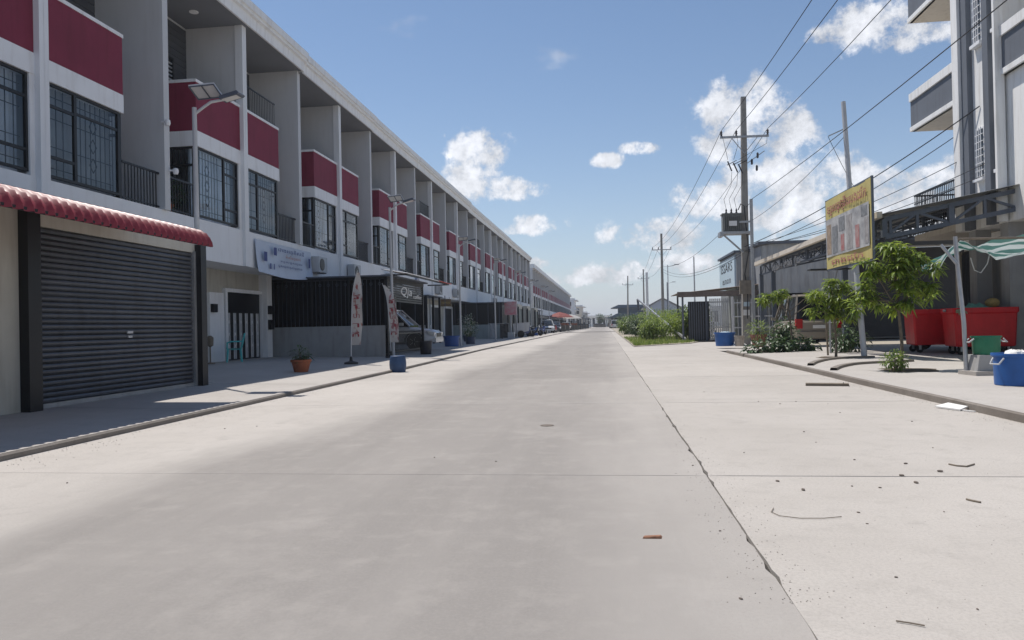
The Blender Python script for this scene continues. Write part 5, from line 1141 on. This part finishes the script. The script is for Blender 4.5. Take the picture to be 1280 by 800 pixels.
mt1 = G(1127, 462, .1); mango((mt1.x, mt1.y, .1), 2.6, [(-.16, 0, 2.45, .16), (.02, .1, 2.28, .18), (-.10, -.1, 2.02, .20), (.06, -.1, 1.72, .22), (-.58, -.05, 2.02, .15), (-.40, .1, 1.88, .15), (-.62, .05, 1.55, .17), (-.80, 0, 1.28, .13), (-.42, 0, 1.36, .15), (.40, .1, 2.12, .17), (.60, 0, 1.90, .14), (.42, 0, 1.60, .17), (.62, .1, 1.45, .12), (.1, -.15, 1.38, .17), (-.15, .1, 1.25, .13), (.22, 0, 1.95, .17)], 'tallest young mango tree in front of the red bins', 21, 165, LEAF, .26)
mt2 = G(1045, 447, .1); mango((mt2.x, mt2.y, .1), 2.1, [(-.10, 0, 1.92, .16), (.26, .1, 1.82, .17), (-.42, 0, 1.62, .15), (.0, -.1, 1.52, .19), (.36, 0, 1.42, .16), (-.5, .05, 1.22, .13), (-.2, .0, 1.2, .15), (.12, .1, 1.12, .15), (.56, 0, 1.60, .11), (.42, 0, 1.06, .12)], 'shorter bushy mango tree between its stake and the billboard pole', 33, 130, LEAF, .25)
mt3 = Vector((6.0, 25.2, .1)); mango((mt3.x, mt3.y, .1), 2.1, [(-.45, 0, 1.80, .18), (-.82, .1, 1.72, .18), (-.12, .1, 1.90, .13), (.74, 0, 1.86, .15), (1.0, .1, 1.7, .15)], 'thin mango tree whose leaves hang before the parked van', 45, 62, LEAF, .27)
sk = G(1034, 443, .1); t = thing('tree_stake', 'thin wooden stake planted beside the shorter mango tree', 'stake', (sk.x - .15, sk.y - .6, .1)); obj('shaft', MB().tube([(0, 0, 0), (-.03, 0, 1.2)], .028, 7), WOOD, t); obj('tie', MB().tube([(-.03, 0, .9), (.25, -.3, .92)], .008, 5), LGREY, t)
t = thing('table', 'small dark flat-topped stand on thin poles beside the billboard', 'stand', (6.6, 22.9, .1)); obj('top', MB().box(-.6, .55, -.15, .2, 2.45, 2.49), BLACK, t); obj('pole', MB().tube([(-.05, 0, 0), (-.05, 0, 2.45)], .03, 7).tube([(.08, 0, 2.0), (.2, 0, 2.45)], .02, 6), GALV, t)
def bush(loc, parts, label, seed, n, ln, wd, lm, group=None, name='shrub', droop=.5, zs=1):
    r = random.Random(seed); t = thing(name, label, 'shrub', loc, 0, group); m = MB(); s = MB()
    for cx, cy, cz, rad in parts:
        leaf_ball(m, (cx, cy, cz), rad, int(n*rad*rad/sum(p[3]**2 for p in parts)), ln, wd, r, zs, droop); s.tube([(cx*.2, cy*.2, 0), (cx*.7, cy*.7, cz*.6), (cx, cy, cz)], [.02, .015, .006], 5)
    obj('stem', s, BARK, t); obj('foliage', m, lm, t, fix=False); return t
bs = G(1118, 465, .1); bush((bs.x, bs.y, .1), [(-.08, 0, .2, .16), (.1, .02, .22, .17), (0, -.05, .28, .15)], 'small round green bush at the foot of the tallest mango tree', 3, 420, .075, .035, LEAFS)
bush((5.2, 24.2, .1), [(-.55, -.3, .16, .26), (-.1, 0, .24, .30), (.4, .2, .24, .30), (.9, .6, .22, .28), (1.3, .8, .2, .26), (-.75, -.5, .1, .18)], 'sprawling clump of broad grey-green leaves at the pavement edge', 5, 380, .22, .15, LEAFD, name='ground_plant', droop=.8)
bush((6.1, 26.6, .1), [(0, 0, .75, .34), (.2, .1, .45, .36), (-.2, 0, .4, .3)], 'upright dark leafy plant behind the sprawling clump', 6, 420, .18, .11, LEAFD, droop=.8)
bush((7.0, 23.2, .1), [(0, 0, .4, .4), (.5, .3, .35, .36), (.2, .6, .5, .36)], 'dark low plants in the canopy shade by the billboard pole', 9, 420, .18, .08, LEAFD, droop=.8)
# shrubs of the vacant plot
rr = random.Random(19)
SH = [(3.0, 47, 1.5, 1.0), (4.4, 45.5, 1.7, 1.2), (5.6, 44.8, 1.6, 1.1), (3.7, 51, 2.0, 1.3), (5.4, 50, 2.0, 1.4), (2.6, 55, 1.6, 1.0), (4.4, 58, 2.3, 1.4), (6.4, 55, 2.3, 1.5), (2.8, 63, 1.7, 1.1), (2.4, 74, 1.6, 1.1), (3.6, 70, 2.2, 1.4), (6.5, 66, 2.5, 1.6), (2.6, 88, 2.0, 1.3), (4.5, 84, 2.4, 1.6), (7.4, 78, 2.6, 1.7), (3.2, 104, 2.2, 1.5), (5.5, 100, 2.4, 1.7), (3.6, 122, 2.4, 1.7), (7, 118, 2.6, 1.9)]
for i, (x, y, h, rd) in enumerate(SH):
    parts = [(rr.uniform(-.6, .6)*rd, rr.uniform(-.6, .6)*rd, h*rr.uniform(.35, .78), rd*rr.uniform(.42, .6)) for _ in range(6)]
    lab = 'leafy green bush in the front of the thicket on the vacant plot' if y < 52 else 'green bush deeper in the thicket on the vacant plot'
    bush((x, y, .03), parts, lab, 100 + i, 1300 if y < 70 else 700, .30 if y < 70 else .42, .07 if y < 70 else .13, (LEAFS, LEAF, LEAFF)[i % 3] if y < 80 else LEAFF, 'bushes at the front of the vacant plot' if y < 52 else 'bushes deeper on the vacant plot', droop=.7)
gm = MB(); rr = random.Random(77)
for _ in range(5200):
    y = 35.6 + rr.random()**1.6 * 22; xl = 1.32 + .08*math.sin(y*1.3) + max(0, 0); xr_ = 2.2 + (y - 35.6)*.52 if y < 39 else 4.0 + (y-39)*.35; x = rr.uniform(1.36, min(xr_, 5.2)); 
    if y < 36 + (x - 1.3)*1.25: continue
    hgt = rr.uniform(.05, .19); a = rr.uniform(0, 6.28); dx, dy = .02*math.cos(a), .02*math.sin(a); lx_, ly_ = rr.uniform(-.07, .07), rr.uniform(-.07, .07)
    o = len(gm.v); gm.v += [(x - dx, y - dy, .025), (x + dx, y + dy, .025), (x + lx_, y + ly_, .03 + hgt)]; gm.f.append((o, o+1, o+2))
obj('grass', gm, LEAFS, kind='stuff', label='short rough grass along the verge of the vacant plot', cat='grass', fix=False)
# leaning beam and its companion in the thicket
t = thing('leaning_beam', 'long pale concrete beam leaning over the thicket from the whitewashed post', 'beam', (5.0, 48, 0)); a = WY(797, 374, 62); b = WY(857, 424, 42.6); obj('beam', MB().bar((a.x - 5, a.y - 48, a.z), (b.x - 5, b.y - 48, max(b.z, .1)), .09, .12), GALV, t); obj('end_plate', MB().bar((a.x - 5, a.y - 48, a.z), (a.x - 5 + .1, a.y - 48 + .2, a.z - .9), .14), STEELD, t)

# ------------------------------------------------------------------ gates, fence and small roof at the end of the right side
gt = thing('metal_gate', 'dark ribbed sheet-metal gate leaf beside the thicket', 'gate', (4.6, 42.6, .0)); m = MB()
obj('sheet', MB().box(0, 1.15, -.02, .02, .08, 2.25), BLACK, gt); ribm = MB().box(-.02, .02, -.045, -.02, .1, 2.24).mesh('rib'); ribm.materials.append(STEELD)
for i in range(9): o = bpy.data.objects.new('rib', ribm); COL.objects.link(o); o.parent = gt; o.location = (.07 + i*.126, 0, 0)
g2 = thing('slat_gate', 'light grey vertical-slat gate leaf next to the dark gate', 'gate', (5.72, 42.3, .0)); slt = MB().box(-.035, .035, -.015, .015, .08, 2.38).mesh('slat'); slt.materials.append(GALV)
for i in range(10): o = bpy.data.objects.new('slat', slt); COL.objects.link(o); o.parent = g2; o.location = (.05 + i*.105, 0, 0)
obj('rail', MB().box(0, 1.05, .015, .05, .75, .83).box(0, 1.05, .015, .05, 2.15, 2.22).box(0, 1.05, .015, .05, .12, .2), GALV, g2)
fn = thing('bar_fence', 'grey steel bar fence with pale rails behind the utility pole', 'fence', (6.9, 41.9, 0)); brm = MB().box(-.018, .018, -.018, .018, .08, 2.3).mesh('bar'); brm.materials.append(GALV)
for i in range(26): o = bpy.data.objects.new('bar', brm); COL.objects.link(o); o.parent = fn; o.location = (.1 + i*.17, -i*.06, 0)
for z in (.75, 1.35, 2.1): obj('rail', MB().bar((0, 0, z), (4.5, -1.55, z), .05), LGREY, fn)
for x in (0, 1.5, 3.0, 4.5): obj('post', MB().box(x - .06, x + .06, -x*.345 - .06, -x*.345 + .06, 0, 2.45), LGREY, fn)
lo = thing('lean_to_roof', 'low rusty sheet lean-to roof over the slat gates', 'roof', (4.3, 43, 0)); rs_ = mat('rusty_sheet', (.22, .15, .12), .7, var=.3, vscale=3, col2=(.30, .29, .27))
obj('sheet', corr(-.6, 3.6, -.3, 2.72, 4.4, 3.15, .18, .02), rs_, lo, fix=False); obj('fascia', MB().box(-.3, 4.2, -.66, -.6, 2.50, 2.80), mat('old_fascia', (.16, .13, .115), .8, var=.3, vscale=4, dirt=.5), lo)
for x, y in ((.0, -.5), (1.28, -.5), (3.6, -.5), (.1, 3.4), (3.6, 3.4)): obj('post', MB().box(x - .05, x + .05, y - .05, y + .05, 0, 2.75), STEELD, lo)
# sign shop and siding shed behind
ss = thing('sign_shop', 'small shop block with a pale blue sign board on its street face', 'shop', (7.4, 46, 0)); s0 = WX(899, 360, 7.35); s1 = WX(919, 360, 7.35)
obj('wall', MB().box(.05, 2.2, s1.y - 46, s0.y - 46, 0, 5.0), SIDING, ss); obj('sign_board', MB().box(-.04, .05, s1.y - 46 + .2, s0.y - 46 - .2, 3.0, 4.85), SIGNB, ss); obj('roof', MB().box(-.1, 2.4, s1.y - 46 - .1, s0.y - 46 + .1, 5.0, 5.12), STEELD, ss)
lettering('ISSARS', .75, INKK, ss, frame_mtx((-.045, (s0.y + s1.y)/2 - 46, 4.3), (0, -1, 0), (0, 0, 1)), .004, (s0.y - s1.y)*.7); lettering('សាលា', .45, INKK, ss, frame_mtx((-.045, (s0.y + s1.y)/2 - 46, 3.5), (0, -1, 0), (0, 0, 1)), .004, (s0.y - s1.y)*.5)
sd = thing('siding_shed', 'long shed clad in grey ribbed metal siding behind the canopy', 'shed', (12, 46, 0))
rows = []
for i in range(50):
    x = -3.6 + i*.1; k = .03 if i % 4 < 2 else 0; rows.append([(x, -4.6 - k, 2.55), (x, -4.6 - k, 5.2)])
obj('siding', MB().sheet(rows), SIDING, sd, fix=False); obj('interior_wall', MB().box(-3.6, 8.4, -1.0, -.8, 0, 5.1), DARK, sd); obj('roof', MB().box(-3.8, 8.6, -4.8, 0, 5.2, 5.35), STEELD, sd); obj('side_wall', MB().box(-3.6, -3.5, -4.5, -1, 0, 5.2), SIDING, sd)
for x in (-3.5, 0, 4, 8.2): obj('post', MB().box(x - .08, x + .08, -4.66, -4.5, 0, 2.56), STEELD, sd)
car('champagne van parked nose in under the truss canopy', (7.75, 30.6, .1), R_(90), CARS, 'van', name='parked_van', cat='van')

# ------------------------------------------------------------------ far buildings at the end of the street
def gable_house(loc, w_, d_, h_, rise, label, wm, rm, rz=0):
    t = thing('gabled_house', label, 'house', loc, rz); obj('wall', MB().prism([(-w_/2, 0), (w_/2, 0), (w_/2, h_), (0, h_ + rise), (-w_/2, h_)], 0, d_, 'y'), wm, t)
    m = MB()
    for s_ in (-1, 1): m._a([(0, -.4, h_ + rise + .05), (s_*(w_/2 + .5), -.4, h_ - rise*.5/(w_/2) + .05), (s_*(w_/2 + .5), d_ + .4, h_ - rise*.5/(w_/2) + .05), (0, d_ + .4, h_ + rise + .05), (0, -.4, h_ + rise + .2), (s_*(w_/2 + .5), -.4, h_ + .1), (s_*(w_/2 + .5), d_ + .4, h_ + .1), (0, d_ + .4, h_ + rise + .2)], [(0,1,2,3),(4,5,6,7),(0,1,5,4),(1,2,6,5),(2,3,7,6)])
    obj('roof', m, rm, t)
    for x in (-w_*.25, w_*.22): wn = obj('window', MB().box(x - .5, x + .5, -.06, .02, h_*.45, h_*.8), WHITE, t); obj('pane', MB().box(x - .42, x + .42, -.08, -.06, h_*.47, h_*.78), GLASSD, wn)
    obj('door', MB().box(-.5, .5, -.06, .02, 0, 2.1), DARK, t); return t
BLUW = mat('pale_blue_wall', (.42, .47, .56), .8, var=.06); BLUR = mat('blue_roof_sheet', (.07, .11, .16), .5, var=.1); BLUH = mat('blue_hall_wall', (.10, .15, .20), .7, var=.2)
gable_house((11.3, 150, 0), 6.6, 9, 4.0, 1.9, 'pale blue gabled house beyond the thicket', BLUW, mat('grey_roof_far', (.2, .2, .21), .7))
t = thing('market_hall', 'wide dark blue open hall with layered roofs at the street end', 'hall', (7.5, 200, 0)); obj('lower_roof', MB().prism([(-7, 2.6), (8, 2.6), (5, 4.0), (-4, 4.0)], 0, 14, 'y'), BLUR, t); obj('upper_wall', MB().box(-4, 7, 1, 13, 3.8, 5.2), BLUH, t); obj('upper_roof', MB().prism([(-6, 5.3), (9, 5.3), (7, 6.0), (-4, 6.1)], -1, 14, 'y'), BLUR, t); obj('wall', MB().box(-6, 7, 2, 13, 0, 2.7), DARK, t)
for x in (-6.5, -3, 0, 3, 6): obj('post', MB().box(x - .15, x + .15, .3, .6, 0, 2.7), LGREY, t)
obj('front_awning', MB().prism([(-8, 2.3), (-2, 2.0), (-2, 2.1), (-8, 2.45)], -3, 0, 'y'), UMW, t)
def block(loc, w_, d_, h_, floors, label, wm):
    t = thing('far_building', label, 'building', loc); obj('wall', MB().box(0, w_, 0, d_, 0, h_), wm, t); obj('parapet', MB().box(-.15, w_ + .15, -.15, d_ + .15, h_, h_ + .5), WHITE, t)
    fh_ = h_/floors
    for f in range(floors):
        nb = max(2, int(w_/2.4)); 
        for i in range(nb):
            x = (i + .5)*w_/nb; wn = obj('window', MB().box(x - .6, x + .6, -.05, .02, f*fh_ + 1.0, f*fh_ + fh_ - .6), WHITE, t); obj('pane', MB().box(x - .5, x + .5, -.07, -.05, f*fh_ + 1.08, f*fh_ + fh_ - .7), GLASSD, wn)
        nb2 = max(1, int(d_/3.5))
        for i in range(nb2):
            y = (i + .5)*d_/nb2; wn = obj('window', MB().box(w_ - .02, w_ + .05, y - .7, y + .7, f*fh_ + 1.0, f*fh_ + fh_ - .6), WHITE, t); obj('pane', MB().box(w_ + .05, w_ + .07, y - .6, y + .6, f*fh_ + 1.08, f*fh_ + fh_ - .7), GLASSD, wn)
        obj('balcony', MB().box(w_, w_ + 1.0, .5, d_ - .5, f*fh_ + fh_ - .25, f*fh_ + fh_ - .05), GREY, t)
    return t
block((-19, 243, 0), 9, 14, 9.2, 3, 'pale grey three-storey block past the farther terrace', GREY); block((-17.5, 262, 0), 9.5, 12, 7.4, 2, 'beige lower block beyond the pale grey one', BEIGE); block((-17, 282, 0), 10, 16, 5.4, 2, 'low grey block near the street end', PLASTER); block((-9, 345, 0), 12, 12, 4.6, 1, 'distant pale block closing the street', RWALL); block((5, 350, 0), 14, 12, 4.4, 1, 'distant low grey block behind the hall', PLASTER); block((26, 190, 0), 14, 12, 4.5, 1, 'low distant house beyond the gabled house', WHITE)
t = thing('water_tower', 'slim rooftop mast tower above the far blocks', 'tower', (-11, 250, 0)); obj('shaft', MB().box(-.35, .35, -.35, .35, 0, 8.6), POLEC, t); obj('tank', MB().lathe([(.5, 8.6), (.6, 8.8), (.6, 9.6), (.4, 9.9), (.01, 9.95)], 16), LGREY, t)
rr = random.Random(5)
for i, (x, y, h) in enumerate(((12, 235, 5), (20, 245, 6), (30, 230, 6.5), (18, 170, 4.5), (24, 185, 5.5), (40, 200, 7), (36, 160, 6), (14, 290, 6), (-2, 300, 5), (3, 296, 4.5))):
    t = thing('distant_tree', 'hazy distant tree beyond the end of the street', 'tree', (x, y, 0), 0, 'distant trees past the hall'); obj('trunk', MB().tube([(0, 0, 0), (.1, 0, h*.6)], [.2, .1], 7), BARK, t); m = MB()
    for _ in range(6): leaf_ball(m, (rr.uniform(-1.6, 1.6), rr.uniform(-1.6, 1.6), h*rr.uniform(.45, .85)), rr.uniform(.9, 1.5), 110, .7, .35, rr)
    obj('crown', m, LEAFF, t, fix=False)

def shed(loc, w_, d_, h_, label, rm, wm):
    t = thing('roadside_stall', label, 'stall', loc); obj('roof', MB().prism([(-w_/2 - .4, h_), (w_/2 + .5, h_ - .35), (w_/2 + .5, h_ - .25), (-w_/2 - .4, h_ + .12)], -.4, d_ + .4, 'y'), rm, t); obj('back_wall', MB().box(-w_/2, -w_/2 + .1, 0, d_, 0, h_ - .05), wm, t)
    for x in (-w_/2 + .2, w_/2): obj('post', MB().tube([(x, 0, 0), (x, 0, h_ - .1)], .05, 6), STEELD, t); obj('post', MB().tube([(x, d_, 0), (x, d_, h_ - .1)], .05, 6), STEELD, t)
    obj('counter', MB().box(-w_/2 + .4, w_/2 - .4, .3, d_ - .3, 0, .9), WOOD, t); obj('goods', MB().box(-w_/2 + .5, 0, .4, d_ - .5, .9, 1.3).box(.1, w_/2 - .5, .5, d_*.5, .9, 1.15), DARK, t)
for x, y, w_, d_, h_, rm, lab in ((-6.6, 160, 2.6, 4, 2.7, rs_, 'rusty-roofed stall past the pale parasols'), (-6.4, 169, 2.6, 5, 2.9, BLUR, 'blue-roofed stall beyond the rusty one'), (-6.3, 180, 2.8, 5, 2.6, STEELD, 'dark grey roofed stall on the far left pavement'), (-6.0, 194, 3.0, 6, 3.0, rs_, 'wide rusty-roofed stall near the street end'), (-5.8, 212, 3.0, 6, 2.8, BLUR, 'small blue-roofed stall near the far blocks'), (3.2, 186, 3.2, 5, 2.8, STEELD, 'dark roofed stall by the hall front'), (-2.0, 262, 5.0, 5, 3.2, rs_, 'rusty stall standing across the street end'), (2.5, 270, 4.5, 5, 3.4, BLUR, 'blue-roofed stall standing across the street end')):
    shed((x, y, .03), w_, d_, h_, lab, rm, DARK)

# ------------------------------------------------------------------ litter on the road
pk = thing('wooden_plank', 'weathered plank lying in the road by the right kerb', 'plank', (3.62, 12.9, .0), R_(-14)); obj('board', MB().box(-.33, .33, -.09, .09, .004, .04), WOOD, pk); obj('nail', MB().tube([(.25, 0, .04), (.25, 0, .055)], .008, 6), BLACK, pk)
fo = thing('foam_scrap', 'flat white foam board scrap leaning against the right kerb', 'scrap', (4.05, 9.45, 0), R_(24)); obj('board', MB()._a([(-.07, -.2, .004), (.08, -.17, .03), (.10, .12, .045), (-.05, .17, .006), (-.07, -.2, .022), (.08, -.17, .048), (.10, .12, .063), (-.05, .17, .024)], [(3,2,1,0),(4,5,6,7),(0,1,5,4),(1,2,6,5),(2,3,7,6),(3,0,4,7)]), PAPER, fo); obj('torn_strip', MB().box(-.04, -.015, -.36, -.2, .004, .016), PAPER, fo)
bc = G(815, 672); bm_ = MB(); bm_._a([(-.05, -.02, 0), (.045, -.025, 0), (.055, .018, 0), (-.04, .022, 0), (-.045, -.015, .008), (.04, -.02, .012), (.045, .012, .010), (-.035, .015, .006)], [(3,2,1,0),(4,5,6,7),(0,1,5,4),(1,2,6,5),(2,3,7,6),(3,0,4,7)])
obj('brick_chip', bm_, BRICKC, loc=(bc.x, bc.y, .001), rz=R_(4), label='flat orange brick chip lying on the grey road', cat='chip')
def stone_mesh(seed):
    r = random.Random(seed); m = MB(); g_ = []
    for i in range(5):
        th = math.pi*i/4; g_.append([(math.sin(th)*math.cos(f)*r.uniform(.8, 1.2), math.sin(th)*math.sin(f)*r.uniform(.8, 1.2)*.8, math.cos(th)*.55 + .4) for f in [k*math.pi/3.5 for k in range(7)]]); g_[-1].append(g_[-1][0])
    return m.sheet(g_)
STN = mat('road_stone', (.18, .15, .125), .95, var=.3, vscale=40, bump=.3); sms = []
for i in range(4): me = stone_mesh(i).mesh('stone'); me.materials.append(STN); sms.append(me)
PX = [(972, 602), (1004, 613), (1127, 595), (1145, 604), (1132, 580), (1175, 590), (1005, 540), (930, 566), (995, 502), (1068, 575), (1020, 553), (1073, 641), (1084, 655), (1180, 640), (1120, 722), (1222, 762), (866, 582), (900, 664), (1140, 527), (948, 502), (926, 749), (1166, 560), (1065, 608), (1100, 610), (684, 533), (321, 533), (84, 604), (281, 536), (1035, 505), (975, 505), (880, 490), (1050, 516), (620, 577), (543, 572)]
rr = random.Random(1)
for i, (px, py) in enumerate(PX):
    p = G(px, py); o = bpy.data.objects.new('stone', sms[i % 4]); COL.objects.link(o); k = (.014 if i < 6 else .007) * (p.y/5)**.25 * rr.uniform(.8, 1.2)
    o.scale = (k*1.3, k, k); o.location = (p.x, p.y, 0); o.rotation_euler = (0, 0, rr.uniform(0, 6.28)); tag(o, 'small dark stone lying loose on the concrete road', 'stone', 'loose stones on the road')
def twig(pts, r, label):
    P = [G(a, b) + Vector((0, 0, .006)) for a, b in pts]; obj('twig', MB().tube(P, r, 5), WOOD, label=label, cat='twig')
twig([(967, 636), (964, 641), (975, 646), (1000, 649), (1030, 649), (1052, 647)], .0022, 'long thin bent twig lying on the pale lane'); twig([(1186, 581), (1196, 583), (1208, 584), (1218, 581)], .006, 'short dark curved twig near the slab joint'); twig([(1208, 625), (1216, 627), (1226, 629)], .006, 'short brown stick lying on the pale lane'); twig([(1120, 778), (1140, 781), (1156, 784)], .003, 'fine straw lying near the frame foot of the lane')
t = obj('manhole_mark', MB().lathe([(.075, .002), (.07, .006), (.01, .006)], 18), STN, loc=(-.66, 8.14, 0), label='small round dark access cap in the grey road', cat='cap')

# fine grit gathered along the kerbs and the long joint
gr = MB(); rr = random.Random(31)
def grain(x, y, z, k):
    o = len(gr.v); a = rr.uniform(0, 6.28); gr.v += [(x + k*math.cos(a), y + k*math.sin(a), z), (x + k*math.cos(a + 2.1), y + k*math.sin(a + 2.1), z), (x + k*math.cos(a + 4.2), y + k*math.sin(a + 4.2), z), (x, y, z + k*.9)]
    gr.f += [(o, o+1, o+3), (o+1, o+2, o+3), (o+2, o, o+3)]
for _ in range(1300):
    y = 2.6 + rr.random()**1.5 * 22; grain(KR - abs(rr.gauss(0, .16)) - .01, y, 0, rr.uniform(.002, .007))
for _ in range(900):
    y = 3 + rr.random()**1.4 * 14; grain(KJ + rr.gauss(0, .10), y, 0, rr.uniform(.0015, .005))
for _ in range(1200):
    y = 5 + rr.random()**1.3 * 24; grain(kerb_x(y) + .02 + abs(rr.gauss(0, .22)), y, 0, rr.uniform(.002, .007))
for _ in range(1300):
    y = 2.8 + rr.random()**1.6 * 14; x = rr.uniform(.8, 4.1); grain(x, y, 0, rr.uniform(.001, .004))
obj('grit', gr, mat('grit_grain', (.30, .27, .235), .95, var=.4, vscale=60), kind='stuff', label='fine loose grit gathered along kerbs and the long road joint', cat='grit', fix=False)
# everyday clutter on the upper floors
def ac_unit(y, z, lab, x=FX + .06):
    t = copy_tree(au); t.location = (x, y, z); t['label'] = lab; t['group'] = 'outdoor air-conditioner units on the terrace'
for k, mir, lab in ((2, 1, 'white air-conditioner unit on the floor band above the cafe'), (3, 0, 'white air-conditioner unit on the band two houses past the cafe'), (4, 1, 'white air-conditioner unit above the flowering shrub'), (5, 0, 'white air-conditioner unit above the teal-walled enclosure'), (7, 1, 'white air-conditioner unit high on the far terrace band')):
    ac_unit(Y0 + PITCHY*k + mir*PITCHY/2 + (2.6 if not mir else 1.2), 3.3, lab)
def top_railing(k, mir):
    r, kids = house_roots[(k, mir)]; m = MB(W if mir else None)
    m.box(-.04, -.01, 1.68, W-.14, 8.78, 8.82); m.box(-.035, -.015, 1.68, W-.14, 8.08, 8.1)
    for i in range(20): y = 1.72 + i*.118; m.box(-.03, -.018, y, y + .014, 8.03, 8.78)
    obj('parapet_railing', m, BLACK, r)
top_railing(1, 1); top_railing(4, 0); top_railing(6, 1)
# moist air over the street
hm = bpy.data.materials.new('haze_air'); hm.use_nodes = True; ht = hm.node_tree; ht.nodes.remove(ht.nodes['Principled BSDF'])
pv = ht.nodes.new('ShaderNodeVolumePrincipled'); pv.inputs['Color'].default_value = (.86, .90, .97, 1); pv.inputs['Density'].default_value = .00055; pv.inputs['Anisotropy'].default_value = .3
ht.links.new(pv.outputs[0], ht.nodes['Material Output'].inputs['Volume'])
hz_ = obj('haze', MB().box(-1600, 1600, -310, 3100, -1.1, 17.5), hm, kind='stuff', label='thin moist haze over the whole street', cat='haze')
